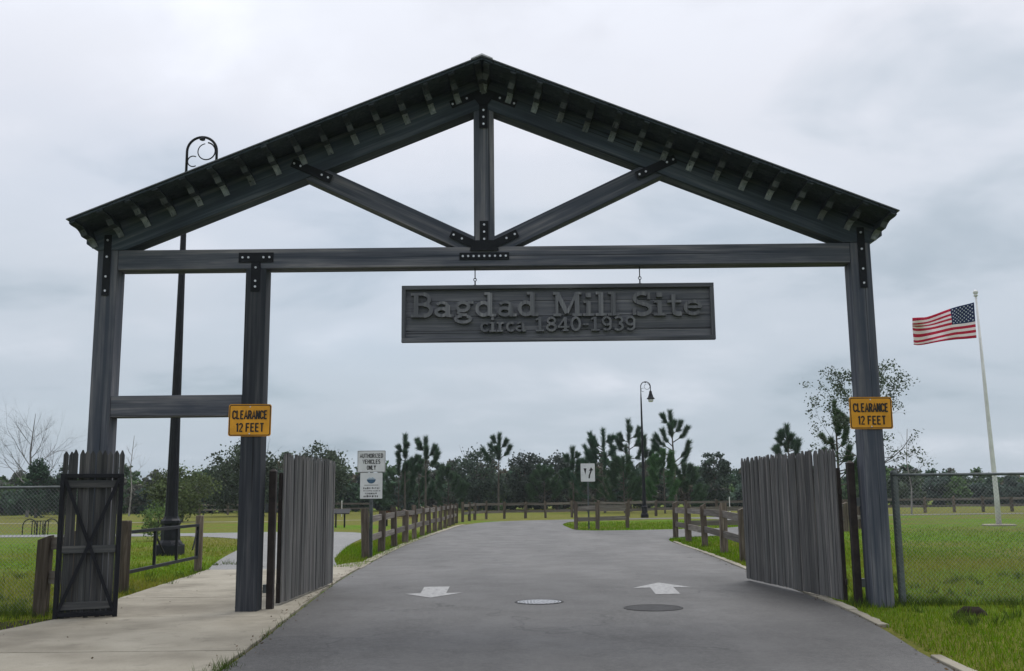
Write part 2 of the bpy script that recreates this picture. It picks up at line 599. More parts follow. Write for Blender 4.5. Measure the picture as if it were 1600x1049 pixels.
def flat_polygon(name, outer, holes, z, mat, kind='structure', thick=0.0):
    loops = [[Vector((x, y, 0)) for x, y in outer]] + [[Vector((x, y, 0)) for x, y in h] for h in holes]
    allv = [p for l in loops for p in l]
    tris = tessellate_polygon(loops)
    me = bpy.data.meshes.new(name)
    me.from_pydata([(p.x, p.y, z) for p in allv], [], [tuple(t) for t in tris])
    me.materials.append(MATS[mat])
    bm = bmesh.new()
    bm.from_mesh(me)
    for f in bm.faces:
        f.normal_update()
        if f.normal.z < 0:
            f.normal_flip()
    bm.to_mesh(me)
    bm.free()
    o = link(bpy.data.objects.new(name, me))
    if kind:
        o['kind'] = kind
    return o


def smooth_line(pts, step=0.8):
    """Catmull-Rom through 2-D points"""
    out = []
    P = [np.array(p, float) for p in pts]
    P = [2 * P[0] - P[1]] + P + [2 * P[-1] - P[-2]]
    for i in range(1, len(P) - 2):
        n = max(2, int(np.linalg.norm(P[i + 1] - P[i]) / step))
        for k in range(n):
            t = k / n
            a = 2 * P[i]
            b = P[i + 1] - P[i - 1]
            c = 2 * P[i - 1] - 5 * P[i] + 4 * P[i + 1] - P[i + 2]
            d = -P[i - 1] + 3 * P[i] - 3 * P[i + 1] + P[i + 2]
            out.append(tuple(0.5 * (a + b * t + c * t * t + d * t ** 3)))
    out.append(tuple(P[-2]))
    return out


def inside(poly, x, y):
    poly = np.asarray(poly)
    r = np.zeros(len(x), bool)
    j = len(poly) - 1
    for i in range(len(poly)):
        xi, yi = poly[i]
        xj, yj = poly[j]
        c = ((yi > y) != (yj > y)) & (x < (xj - xi) * (y - yi) / (yj - yi + 1e-12) + xi)
        r ^= c
        j = i
    return r


FRONT = Matrix(((1, 0, 0, 0), (0, 0, -1, 0), (0, 1, 0, 0), (0, 0, 0, 1)))   # local Z towards the viewer side (-Y)


def front_at(x, y, z):
    m = FRONT.copy()
    m.translation = (x, y, z)
    return m

# ---------------------------------------------------------------- ground, road, paths
g = MB()
g.add([(-900, -300, -0.02), (900, -300, -0.02), (900, 1500, -0.02), (-900, 1500, -0.02)], [(0, 1, 2, 3)])
tag(g.build('ground', 'lawn'), 'mown park lawn with green and straw coloured patches', kind='structure')

L_EDGE = smooth_line([(-2.5, -32), (-2.6, -12), (-2.75, -4.8), (-3.01, -0.8), (-3.34, 4.3), (-3.53, 10.2), (-3.62, 20.7), (-3.24, 35.4), (-2.7, 44.5),
                      (-0.95, 51), (3.35, 54.2), (12, 56.6), (34, 60, ), (70, 62.5)])
R_NEAR = smooth_line([(3.3, -32), (3.7, -10), (3.93, -5.2), (4.3, -2.5), (4.55, 0), (4.72, 3.75), (4.86, 6.7), (5.2, 14.1), (5.36, 20.0), (5.75, 22.8), (7.0, 24.4),
                      (10.0, 25.6), (13.2, 28.4), (15.2, 33.0), (16.6, 42), (18.0, 51.0), (23, 55.5), (34, 57.5), (70, 60)])
ISLAND = smooth_line([(4.0, 32.0), (3.0, 33.0), (2.75, 37), (2.85, 44), (4.2, 49.5), (8.5, 53.0), (12.0, 53.4), (13.2, 49.0), (12.6, 39.0), (10.2, 34.2), (7.0, 32.6), (4.0, 32.0)])[:-1]
road_outer = L_EDGE + R_NEAR[::-1]
dedup = [road_outer[0]]
for p in road_outer[1:]:
    if (p[0] - dedup[-1][0]) ** 2 + (p[1] - dedup[-1][1]) ** 2 > 1e-4:
        dedup.append(p)
ROAD = dedup
road = flat_polygon('road', ROAD, [ISLAND], 0.0, 'asphalt')
road['label'] = 'worn grey asphalt park road running through the gate'

PATH_L = smooth_line([(-6.95, 8.62), (-7.5, 11), (-8.2, 14.5), (-9.2, 20), (-10.8, 26), (-14, 30), (-19, 31.2), (-60, 34)])
PATH_R = smooth_line([(-4.35, 8.62), (-4.25, 9.9), (-4.75, 12.5), (-5.3, 17), (-5.8, 22), (-6.3, 28.2), (-7.6, 33.4), (-12, 35.2), (-19, 34.6), (-60, 37)])
PATH = PATH_L + PATH_R[::-1]
path = flat_polygon('path', PATH, [], -0.008, 'asphalt_path')
path['label'] = 'pale asphalt footpath curving left behind the gate'
PATH2 = smooth_line([(-70, 62), (-40, 60.5), (-20, 58.0), (-9, 60.0)]) + smooth_line([(-9, 61.0), (-20, 59.2), (-40, 62), (-70, 63.6)])
p2 = flat_polygon('path', PATH2, [], -0.012, 'concrete')
p2['label'] = 'far thin pale path crossing the lawn on the left'


def x_at(line, y):
    ys = np.array([p[1] for p in line])
    xs = np.array([p[0] for p in line])
    o = np.argsort(ys)
    return float(np.interp(y, ys[o], xs[o]))


# pavement of cast slabs on the left of the road
walk = empty('pavement', (0, 0, 0))
tag(walk, 'pale concrete pavement slabs left of the road', kind='structure')
WL = [(-8.3, -12), (-7.2, -5.2), (-6.75, -3.64), (-6.36, -1.76), (-6.14, -0.55), (-6.2, 0.5), (-6.41, 2.15), (-6.62, 4.6), (-6.8, 6.9), (-6.95, 8.6)]
RE = [p for p in L_EDGE if p[1] < 14]
joints = [-12.0, -9.4, -6.7, -3.64, -0.55, 2.15, 4.6, 6.9, 8.6]
WALK = [(x, y) for x, y in WL] + [(x_at(RE, y) - 0.02, y) for y in np.arange(8.6, -12.1, -0.5)]
for j0, j1 in zip(joints[:-1], joints[1:]):
    ys = np.linspace(j0 + 0.009, j1 - 0.009, 9)
    poly = [(x_at(WL, y) + random.uniform(-0.015, 0.015), y) for y in ys] + [(x_at(RE, y) - 0.025 - random.uniform(0, 0.03), y) for y in ys[::-1]]
    dz = random.uniform(-0.003, 0.003)
    MB().prism(poly[::-1], lambda a, b, d: (a, b, d), -0.10, 0.018 + dz).build('slab', 'concrete', walk, bevel=0.008)
tip = [(-3.47, 8.62), (-3.50, 9.6), (-3.56, 10.9), (-3.82, 11.0), (-4.05, 10.5), (-4.22, 9.8), (-4.34, 8.62)]
MB().prism(tip, lambda a, b, d: (a, b, d), -0.10, 0.016).build('slab', 'concrete', walk, bevel=0.006)
WALK_ALL = WALK

# concrete edging strips of the road: one piece after the other, worn and uneven
def edging(name, label, line, y0, y1, side, seg, w0, w1, gaps=(), z=0.02):
    root = empty(name, (0, 0, 0))
    tag(root, label, kind='structure')
    y = y0
    while y < y1:
        s = min(seg * random.uniform(0.75, 1.25), y1 - y)
        if not any(a <= y + s / 2 <= b for a, b in gaps):
            n = 7
            ys = np.linspace(y + 0.012, y + s - 0.012, n)
            a = [(x_at(line, q) + side * 0.012 + random.uniform(-0.008, 0.008), q) for q in ys]
            b = [(x_at(line, q) + side * (random.uniform(w0, w1)), q) for q in ys]
            poly = a + b[::-1]
            if side > 0:
                poly = poly[::-1]
            MB().prism(poly[::-1], lambda p, q, d: (p, q, d), -0.08, z + random.uniform(-0.006, 0.010)).build('edging_piece', 'concrete', root, bevel=0.01)
        y += s
    return root


edging('road_edging', 'pale concrete edging strip between road and left rail fence', [p for p in L_EDGE if p[1] < 47], 11.0, 44.0, -1, 2.6, 0.20, 0.26)
edging('road_edging', 'broken concrete edging strip along right road edge under open gate leaf', [p for p in R_NEAR if p[1] < 21], -6.5, 20.0, 1, 1.9, 0.11, 0.17,
       gaps=((-3.3, -2.9),))

# painted arrows
def arrow(label, pts):
    o = flat_polygon('road_marking', pts, [], 0.005, 'road_paint', kind=None)
    tag(o, label, 'road marking', 'lane arrows painted on the road')


arrow('white painted arrow pointing towards the viewer in the left lane', [(-1.34, 1.84), (-0.86, 2.66), (-1.14, 2.60), (-1.16, 3.82), (-1.61, 3.80), (-1.57, 2.60), (-1.82, 2.52)])
arrow('white painted arrow pointing away in the right lane', [(2.62, 4.18), (2.02, 3.14), (2.34, 3.22), (2.27, 2.02), (2.67, 2.05), (2.74, 3.24), (3.06, 3.16)])


def manhole(label, x, y, r, ring, cover, studs=True):
    t = empty('manhole_cover', (x, y, 0))
    tag(t, label, 'manhole cover')
    MB().lathe([(r, -0.02), (r, 0.006), (r * 0.93, 0.010), (r * 0.90, 0.004), (r * 0.90, -0.02)], 40).build('frame_ring', ring, t)
    MB().lathe([(r * 0.895, -0.03), (r * 0.895, 0.005), (r * 0.5, 0.0065), (0.001, 0.007)], 40, c=(0, 0, 0)).build('cover_disc', cover, t)
    if not studs:
        return
    m = MB()
    for q in range(5):
        rr = r * (0.2 + 0.15 * q)
        n = 6 + 5 * q
        for k in range(n):
            a = 2 * math.pi * k / n
            m.box(rr * math.cos(a) - 0.012, rr * math.cos(a) + 0.012, rr * math.sin(a) - 0.012, rr * math.sin(a) + 0.012, 0.006, 0.0105)
    o = m.build('raised_studs', cover, t)
    o['kind'] = 'stuff'


manhole('bright metal manhole cover in the middle of the road', 0.37, 1.05, 0.37, 'cover_dark', 'cover_steel')
manhole('dark manhole cover in front of the right lane arrow', 1.96, 0.08, 0.42, 'cover_dark', 'cover_dark', False)

# ---------------------------------------------------------------- timber archway
XC = -0.40
arch = empty('timber_archway', (XC, 0, 0))
tag(arch, 'dark stained timber archway with gabled roof spanning the road', 'archway')
AX = lambda x: x - XC      # world x -> archway's own x
SL = 0.405
ang = math.atan(SL)
T = 0.305


def strap(parent, poly, bolts, y=-0.0):
    """flat steel plate on a front face at y, outline poly and bolts in archway x, z"""
    o = MB().prism(poly, lambda a, b, d: (a, d, b), y - 0.010, y - 0.0005).build('strap_plate', 'plate_steel', parent, bevel=0.002, segs=1)
    for bx, bz in bolts:
        MB().prism([(bx + 0.017 * math.cos(k * math.pi / 3), bz + 0.017 * math.sin(k * math.pi / 3)) for k in range(6)], lambda a, b, d: (a, d, b),
                   y - 0.024, y - 0.0095).build('bolt', 'bolt_steel', o)
    return o


def bar(p, q, w):
    """outline of a flat bar from p to q"""
    dx, dz = q[0] - p[0], q[1] - p[1]
    L = math.hypot(dx, dz)
    nx, nz = -dz / L * w / 2, dx / L * w / 2
    return [(p[0] + nx, p[1] + nz), (p[0] - nx, p[1] - nz), (q[0] - nx, q[1] - nz), (q[0] + nx, q[1] + nz)]


def along(p, q, ts):
    return [(p[0] + (q[0] - p[0]) * t, p[1] + (q[1] - p[1]) * t) for t in ts]


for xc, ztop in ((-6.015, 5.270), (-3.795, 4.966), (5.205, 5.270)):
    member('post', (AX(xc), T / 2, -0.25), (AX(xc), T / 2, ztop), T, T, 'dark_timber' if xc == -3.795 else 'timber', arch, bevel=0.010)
member('tie_beam', (AX(-5.860), T / 2 + 0.002, 5.118), (AX(5.050), T / 2 + 0.002, 5.118), 0.300, T - 0.008, 'timber', arch, bevel=0.009)
member('side_rail', (AX(-5.860), T / 2 + 0.003, 2.935), (AX(-3.950), T / 2 + 0.003, 2.935), 0.31, T - 0.02, 'timber', arch, bevel=0.009)
member('king_post', (AX(XC), T / 2 + 0.003, 5.270), (AX(XC), T / 2 + 0.003, 7.50), 0.305, T - 0.012, 'timber', arch, bevel=0.009)
for s in (-1, 1):
    member('brace', (s * 0.13, T / 2 + 0.002, 5.975 - 0.48 * (1.60 - 0.13)), (s * 2.72, T / 2 + 0.002, 5.975 + 0.48 * (2.72 - 1.60)), 0.275, T - 0.03, 'timber', arch, bevel=0.009)
# rafters (local Z along the slope so that the grain follows it)
for s in (-1, 1):
    poly = [(0, 7.445), (0, 7.93), (5.945, 7.93 - SL * 5.945), (5.945, 5.37), (5.86, 5.31), (5.775, 5.274), ((7.445 - 5.274) / SL, 5.274)]
    M = Matrix.Rotation(0, 4, 'X')
    ax_z = Vector((s * math.cos(ang), 0, -math.sin(ang)))
    ax_x = Vector((s * math.sin(ang), 0, math.cos(ang)))
    ax_y = ax_z.cross(ax_x)
    R = Matrix((ax_x, ax_y, ax_z)).transposed()
    M = R.to_4x4()
    M.translation = (0, T / 2, 7.93)
    Ri = R.inverted()
    mb = MB()
    mb.prism(poly, lambda a, b, d: tuple(Ri @ (Vector((s * a, d, b)) - Vector((0, T / 2, 7.93)))), -0.006, T + 0.006)
    rf = mb.build('rafter', 'rafter_timber', arch, bevel=0.008)
    bm = bmesh.new()
    bm.from_mesh(rf.data)
    bmesh.ops.recalc_face_normals(bm, faces=bm.faces)
    bm.to_mesh(rf.data)
    bm.free()
    rf.matrix_local = M
    # carved lookout brackets under the overhanging roof
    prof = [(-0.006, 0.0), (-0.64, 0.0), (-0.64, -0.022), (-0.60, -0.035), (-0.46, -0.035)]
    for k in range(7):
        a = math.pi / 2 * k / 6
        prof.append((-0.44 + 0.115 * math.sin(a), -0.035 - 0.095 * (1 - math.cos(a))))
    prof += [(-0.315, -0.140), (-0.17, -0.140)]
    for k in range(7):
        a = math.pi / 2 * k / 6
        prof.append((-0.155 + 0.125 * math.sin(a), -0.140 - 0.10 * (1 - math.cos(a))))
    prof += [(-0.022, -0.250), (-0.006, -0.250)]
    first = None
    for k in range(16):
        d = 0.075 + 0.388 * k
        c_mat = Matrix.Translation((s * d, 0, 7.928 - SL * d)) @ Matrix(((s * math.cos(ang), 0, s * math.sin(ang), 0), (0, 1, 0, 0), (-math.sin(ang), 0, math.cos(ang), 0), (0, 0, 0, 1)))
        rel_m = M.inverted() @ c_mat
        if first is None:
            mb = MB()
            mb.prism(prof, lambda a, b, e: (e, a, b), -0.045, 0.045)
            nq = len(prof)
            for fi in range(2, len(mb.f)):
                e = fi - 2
                mb.mi[fi] = 1 if e >= 14 and e <= 22 else (2 if 8 <= e <= 11 else 0)  # scroll faces take the painted-light colours, lower curve palest
            first = mb.build('bracket', ['corbel_wood', 'lit_scroll_wood', 'faint_lit_scroll_wood'], rf)
            bm = bmesh.new()
            bm.from_mesh(first.data)
            bmesh.ops.recalc_face_normals(bm, faces=bm.faces)
            bm.to_mesh(first.data)
            bm.free()
            o = first
        else:
            o = copy_to(first, rf)
        o.matrix_local = rel_m @ Matrix.Translation((0, random.uniform(-0.01, 0.01), 0))

# roof: boards, sheet metal, drip edge and ridge cap
roof = empty('roof', (0, 0, 0))
roof.parent = arch
for s in (-1, 1):
    yb = np.linspace(-0.655, 0.955, 9)
    for a, b in zip(yb[:-1], yb[1:]):
        o = MB().prism([(0, 7.932), (5.93, 7.932 - SL * 5.93), (5.93, 7.968 - SL * 5.93), (0, 7.968)], lambda p, q, d: (s * p, d, q), a + 0.003, b - 0.003)
        o.build('roof_board', 'deck_wood', roof)
    MB().prism([(0, 7.971), (5.965, 7.971 - SL * 5.965), (5.965, 7.986 - SL * 5.965), (0, 7.986)], lambda p, q, d: (s * p, d, q), -0.675, 0.975).build('roof_sheet', 'roof_metal', roof)
    MB().prism([(0, 7.988), (0.16, 7.988 - SL * 0.16), (0.16, 8.004 - SL * 0.16), (0, 8.012)], lambda p, q, d: (s * p, d, q), -0.685, 0.985).build('ridge_cap', 'ridge_metal', roof)

# steel straps with bolts
strap(arch, [(-3.66, 5.21), (-3.66, 5.06), (-3.14, 5.06), (-3.14, 5.21)], along((-3.60, 5.135), (-3.20, 5.135), (0, .22, .78, 1)))
strap(arch, [(-3.47, 5.058), (-3.47, 4.62), (-3.33, 4.62), (-3.33, 5.058)], along((-3.40, 4.98), (-3.40, 4.69), (0, .7, 1)))
for x in (-5.62, 5.62):
    strap(arch, [(x - 0.055, 5.50), (x - 0.055, 4.58), (x + 0.055, 4.58), (x + 0.055, 5.50)], along((x, 5.42), (x, 4.65), (0, .33, .72, 1)), y=-0.007)
strap(arch, [(-0.065, 7.50), (-0.065, 7.12), (0.065, 7.12), (0.065, 7.50)], along((0, 7.40), (0, 7.18), (0, .5, 1)), y=-0.007)
for s in (-1, 1):
    p, q = (s * 0.05, 7.675), (s * 0.50, 7.675 - SL * 0.46)
    pl = bar(p, q, 0.12)
    strap(arch, pl if s < 0 else pl[::-1], along(p, q, (.45, .7, .93)), y=-0.0075)
    p, q = (s * 0.06, 5.258), (s * 0.50, 5.470)
    pl = bar(p, q, 0.12)
    strap(arch, pl if s < 0 else pl[::-1], along(p, q, (.62, .9)), y=-0.0035)
    p, q = (s * 2.30, 6.335), (s * 2.90, 6.600)
    pl = bar(p, q, 0.13)
    strap(arch, pl if s < 0 else pl[::-1], along(p, q, (.08, .24, .78, .94)), y=-0.0085)
strap(arch, [(-0.19, 7.665), (0, 7.735), (0.19, 7.665), (0.065, 7.49), (-0.065, 7.49)][::-1], [], y=-0.0165)
strap(arch, [(-0.065, 5.66), (-0.065, 5.30), (0.065, 5.30), (0.065, 5.66)], along((0, 5.60), (0, 5.38), (0, .5, 1)), y=-0.0045)
strap(arch, [(-0.16, 5.36), (-0.22, 5.20), (0.22, 5.20), (0.16, 5.36)], [], y=-0.013)
strap(arch, [(-0.37, 5.175), (-0.37, 5.065), (0.37, 5.065), (0.37, 5.175)], along((-0.32, 5.12), (0.32, 5.12), [k / 8 for k in range(9)]), y=0.001)

# ---------------------------------------------------------------- hanging name board with raised slab-serif letters
board = empty('hanging_sign', (0.69, 0.15, 3.85))
tag(board, 'long grey wooden name board hanging by two hooks under the tie beam', 'sign')
BW, BH = 4.66, 0.855
zs = [0.0, 0.17, 0.385, 0.615, BH]
for a, b in zip(zs[:-1], zs[1:]):
    member('plank', (-BW / 2 + 0.02, 0.03, (a + b) / 2), (BW / 2 - 0.02, 0.03, (a + b) / 2), b - a - 0.004, 0.04, 'board_wood', board, bevel=0.006)
MB().box(-BW / 2 + 0.03, BW / 2 - 0.03, 0.0505, 0.065, 0.02, BH - 0.02).build('backing', 'board_wood', board)
for x0, x1, z0, z1 in ((-BW / 2, BW / 2, BH - 0.06, BH), (-BW / 2, BW / 2, 0, 0.06)):
    member('frame_strip', (x0, -0.005, (z0 + z1) / 2), (x1, -0.005, (z0 + z1) / 2), 0.062, 0.085, 'board_wood', board, bevel=0.006)
for x in (-BW / 2 + 0.03, BW / 2 - 0.03):
    member('frame_strip', (x, -0.005, 0.0615), (x, -0.005, BH - 0.0615), 0.060, 0.083, 'board_wood', board, bevel=0.006)
for x in (-1.235, 1.235):
    m = MB()
    m.tube([(x, 0, BH - 0.01), (x, 0, BH + 0.075)], 0.010, 6)
    m.tube([(x + 0.022 * math.cos(a), 0, BH + 0.09 + 0.022 * math.sin(a)) for a in np.linspace(0, 2 * math.pi, 11)], 0.006, 5)
    m.tube([(x, 0.004, BH + 0.10), (x, 0.004, BH + 0.30)], 0.008, 6)
    m.lathe([(0.03, 0), (0.03, 0.006)], 8, c=(x, 0, BH + 0.002))
    m.build('hook', 'steel_black', board)


def arc(cx, cy, rx, ry, a0, a1, n=12):
    return [(cx + rx * math.cos(math.radians(a0 + (a1 - a0) * k / n)), cy + ry * math.sin(math.radians(a0 + (a1 - a0) * k / n))) for k in range(n + 1)]


# strokes of each letter: (thickness factor, points); unit cap height 1, x height .64
def glyph(ch):
    X = 0.64
    S = []
    hb, vb = 0.10, 0.17       # thin and thick strokes
    if ch == 'B':
        S = [(vb, [(0.16, 0.03), (0.16, 0.97)]), (hb, [(0.0, 0.05), (0.40, 0.05)]), (hb, [(0.0, 0.95), (0.38, 0.95)]), (hb, [(0.16, 0.52), (0.40, 0.52)]),
             (0.14, arc(0.38, 0.735, 0.19, 0.215, 90, -90)), (0.15, arc(0.40, 0.285, 0.23, 0.235, 90, -90))]
        w = 0.70
    elif ch == 'M':
        S = [(0.10, [(0.12, 0.05), (0.12, 0.95)]), (vb, [(0.80, 0.05), (0.80, 0.95)]), (vb, [(0.14, 0.94), (0.46, 0.12)]), (0.10, [(0.46, 0.12), (0.78, 0.94)]),
             (hb, [(0.0, 0.05), (0.26, 0.05)]), (hb, [(0.64, 0.05), (0.96, 0.05)]), (hb, [(0.0, 0.95), (0.22, 0.95)]), (hb, [(0.74, 0.95), (0.96, 0.95)])]
        w = 1.0
    elif ch == 'S':
        S = [(0.15, arc(0.30, 0.735, 0.22, 0.205, 50, 262) + arc(0.30, 0.275, 0.24, 0.22, 80, -140, 14)), (hb, [(0.50, 0.68), (0.50, 0.97)]), (hb, [(0.06, 0.02), (0.06, 0.32)])]
        w = 0.62
    elif ch in 'il':
        top = X if ch == 'i' else 1.0
        S = [(vb, [(0.19, 0.03), (0.19, top - 0.02)]), (hb, [(0.0, 0.05), (0.38, 0.05)]), (hb, [(0.02, top - 0.05), (0.2, top - 0.05)])]
        if ch == 'i':
            S.append((0.17, [(0.105, 0.87), (0.275, 0.87)]))
        w = 0.42
    elif ch == 't':
        S = [(vb, [(0.18, 0.88), (0.18, 0.18)] + arc(0.33, 0.18, 0.15, 0.12, 180, 300, 6)), (hb, [(0.0, X - 0.05), (0.40, X - 0.05)])]
        w = 0.46
    elif ch == 'e':
        S = [(0.13, arc(0.28, 0.32, 0.22, 0.265, -35, -360, 20)), (hb, [(0.08, 0.34), (0.52, 0.34)])]
        w = 0.60
    elif ch == 'c':
        S = [(0.13, arc(0.28, 0.32, 0.22, 0.265, 45, 320, 18))]
        w = 0.54
    elif ch == 'a':
        S = [(0.10, arc(0.27, 0.46, 0.17, 0.13, 160, 0, 8) + [(0.44, 0.30)]), (vb, [(0.44, 0.48), (0.44, 0.10)]), (hb, [(0.40, 0.05), (0.62, 0.05)]),
             (0.12, arc(0.25, 0.20, 0.17, 0.145, 0, 360, 16))]
        w = 0.64
    elif ch == 'd':
        S = [(0.13, arc(0.27, 0.32, 0.20, 0.26, 0, 360, 18)), (vb, [(0.47, 0.03), (0.47, 0.97)]), (hb, [(0.30, 0.95), (0.47, 0.95)]), (hb, [(0.47, 0.05), (0.65, 0.05)])]
        w = 0.68
    elif ch == 'g':
        S = [(0.12, arc(0.27, 0.42, 0.18, 0.175, 0, 360, 18)), (hb, [(0.42, 0.59), (0.60, 0.59)]), (0.10, [(0.16, 0.26), (0.12, 0.16), (0.22, 0.09), (0.40, 0.07)]),
             (0.11, arc(0.28, -0.09, 0.23, 0.135, 60, -260, 18))]
        w = 0.64
    elif ch == 'r':
        S = [(vb, [(0.18, 0.03), (0.18, X - 0.02)]), (hb, [(0.0, 0.05), (0.38, 0.05)]), (hb, [(0.0, X - 0.05), (0.18, X - 0.05)]), (0.11, arc(0.36, 0.40, 0.16, 0.185, 170, 60, 7))]
        w = 0.54
    elif ch == '1':
        S = [(vb, [(0.27, 0.03), (0.27, 0.97)]), (hb, [(0.05, 0.05), (0.50, 0.05)]), (hb, [(0.06, 0.80), (0.24, 0.93)])]
        w = 0.60
    elif ch == '8':
        S = [(0.13, arc(0.29, 0.74, 0.19, 0.20, 0, 360, 18)), (0.14, arc(0.29, 0.27, 0.23, 0.22, 0, 360, 18))]
        w = 0.64
    elif ch == '4':
        S = [(vb, [(0.40, 0.03), (0.40, 0.97)]), (0.10, [(0.38, 0.95), (0.03, 0.30)]), (hb, [(0.0, 0.28), (0.60, 0.28)]), (hb, [(0.24, 0.05), (0.56, 0.05)])]
        w = 0.66
    elif ch == '0':
        S = [(0.15, arc(0.29, 0.5, 0.22, 0.44, 0, 360, 22))]
        w = 0.64
    elif ch == '9':
        S = [(0.14, arc(0.29, 0.67, 0.21, 0.27, 0, 360, 18)), (0.13, [(0.50, 0.66), (0.49, 0.40)] + arc(0.28, 0.30, 0.21, 0.24, 0, -140, 9))]
        w = 0.64
    elif ch == '3':
        S = [(0.13, arc(0.27, 0.74, 0.20, 0.20, 150, -80, 12)), (0.14, arc(0.27, 0.27, 0.22, 0.22, 85, -150, 14))]
        w = 0.62
    elif ch == '-':
        S = [(0.13, [(0.04, 0.46), (0.34, 0.46)])]
        w = 0.42
    else:
        w = 0.45
    return w, S


def stroke(mb, pts, w, z0, z1, tf):
    """flat ribbon with mitred joints, extruded from z0 to z1"""
    n = len(pts)
    closed = math.dist(pts[0], pts[-1]) < 1e-6
    if closed:
        pts = pts[:-1]
        n -= 1
    left, right = [], []
    for i in range(n):
        a = pts[(i - 1) % n] if (closed or i > 0) else None
        b = pts[(i + 1) % n] if (closed or i < n - 1) else None
        p = pts[i]
        d1 = (p[0] - a[0], p[1] - a[1]) if a else (b[0] - p[0], b[1] - p[1])
        d2 = (b[0] - p[0], b[1] - p[1]) if b else d1
        l1, l2 = math.hypot(*d1), math.hypot(*d2)
        t = (d1[0] / l1 + d2[0] / l2, d1[1] / l1 + d2[1] / l2)
        lt = math.hypot(*t)
        nx, ny = -t[1] / lt, t[0] / lt
        left.append((p[0] + nx * w / 2, p[1] + ny * w / 2))
        right.append((p[0] - nx * w / 2, p[1] - ny * w / 2))
    v = [tf(x, y, z) for z in (z0, z1) for x, y in left] + [tf(x, y, z) for z in (z0, z1) for x, y in right]
    f = []
    m = n if closed else n - 1
    for i in range(m):
        j = (i + 1) % n
        f.append((n + i, 3 * n + i, 3 * n + j, n + j))        # face
        f.append((i, n + i, n + j, j))
        f.append((2 * n + i, 2 * n + j, 3 * n + j, 3 * n + i))
    if not closed:
        f += [(0, 2 * n, 3 * n, n), (n - 1, 2 * n - 1, 4 * n - 1, 3 * n - 1)]
    mb.add(v, f)


def carve(word, x0, x1, z0, cap, parent):
    ws = [glyph(c)[0] for c in word]
    tot = sum(ws) - 0.06
    k = (x1 - x0) / tot
    x = 0.0
    for c, w in zip(word, ws):
        if c != ' ':
            mb = MB()
            for i, (th, pts) in enumerate(glyph(c)[1]):
                stroke(mb, [(px * k / cap, py) for px, py in pts], th * 1.12, 0, 1, lambda a, b, d, i=i: (a * cap, -d * (0.062 + 0.0006 * i) + 0.011, b * cap))
            o = mb.build('letter', 'letter_wood', parent)
            o.location = (x0 + x * k, 0, z0)
        x += w


carve('Bagdad', -2.19, -0.31, 0.375, 0.365, board)
carve('Mill', -0.07, 0.90, 0.37, 0.36, board)
carve('Site', 1.10, 2.14, 0.365, 0.36, board)
carve('circa', -1.16, -0.49, 0.145, 0.225, board)
carve('1840-1939', -0.35, 1.15, 0.145, 0.215, board)


# plain highway lettering: strokes on a cell 0.6 wide and 1 high
HIGHWAY = {
    'A': [[(0.0, 0.0), (0.3, 1.0), (0.6, 0.0)], [(0.12, 0.32), (0.48, 0.32)]],
    'C': [arc(0.3, 0.68, 0.27, 0.26, 10, 180, 8) + arc(0.3, 0.32, 0.27, 0.26, 180, 350, 8)],
    'D': [[(0.05, 0.0), (0.05, 1.0)], [(0.05, 0.95), (0.25, 0.95)] + arc(0.25, 0.65, 0.28, 0.30, 80, 0, 5) + arc(0.25, 0.35, 0.28, 0.30, 0, -80, 5) + [(0.05, 0.05)]],
    'E': [[(0.06, 0.0), (0.06, 1.0)], [(0.06, 0.94), (0.54, 0.94)], [(0.06, 0.52), (0.48, 0.52)], [(0.06, 0.06), (0.54, 0.06)]],
    'F': [[(0.06, 0.0), (0.06, 1.0)], [(0.06, 0.94), (0.54, 0.94)], [(0.06, 0.52), (0.48, 0.52)]],
    'H': [[(0.06, 0.0), (0.06, 1.0)], [(0.54, 0.0), (0.54, 1.0)], [(0.06, 0.5), (0.54, 0.5)]],
    'I': [[(0.1, 0.0), (0.1, 1.0)]],
    'L': [[(0.06, 0.0), (0.06, 1.0)], [(0.06, 0.06), (0.52, 0.06)]],
    'N': [[(0.06, 0.0), (0.06, 1.0)], [(0.54, 0.0), (0.54, 1.0)], [(0.08, 0.95), (0.52, 0.05)]],
    'O': [arc(0.3, 0.68, 0.26, 0.27, 0, 180, 9) + arc(0.3, 0.32, 0.26, 0.27, 180, 360, 9) + [(0.56, 0.68)]],
    'R': [[(0.06, 0.0), (0.06, 1.0)], [(0.06, 0.94), (0.3, 0.94)] + arc(0.3, 0.72, 0.22, 0.22, 85, -85, 8) + [(0.06, 0.5)], [(0.32, 0.5), (0.54, 0.0)]],
    'S': [arc(0.3, 0.73, 0.23, 0.22, 30, 265, 10) + arc(0.3, 0.28, 0.25, 0.23, 80, -150, 10)],
    'T': [[(0.3, 0.0), (0.3, 1.0)], [(0.02, 0.94), (0.58, 0.94)]],
    'U': [[(0.06, 1.0), (0.06, 0.3)] + arc(0.3, 0.3, 0.24, 0.25, 190, 350, 8) + [(0.54, 0.3), (0.54, 1.0)]],
    'V': [[(0.02, 1.0), (0.3, 0.02), (0.58, 1.0)]],
    'Y': [[(0.02, 1.0), (0.3, 0.48)], [(0.58, 1.0), (0.3, 0.48)], [(0.3, 0.5), (0.3, 0.0)]],
    'Z': [[(0.05, 0.94), (0.53, 0.94), (0.07, 0.06), (0.55, 0.06)]],
    '1': [[(0.25, 0.0), (0.25, 1.0)], [(0.08, 0.78), (0.23, 0.94)]],
    '2': [arc(0.3, 0.71, 0.23, 0.23, 165, -20, 9) + [(0.07, 0.06), (0.55, 0.06)]],
}


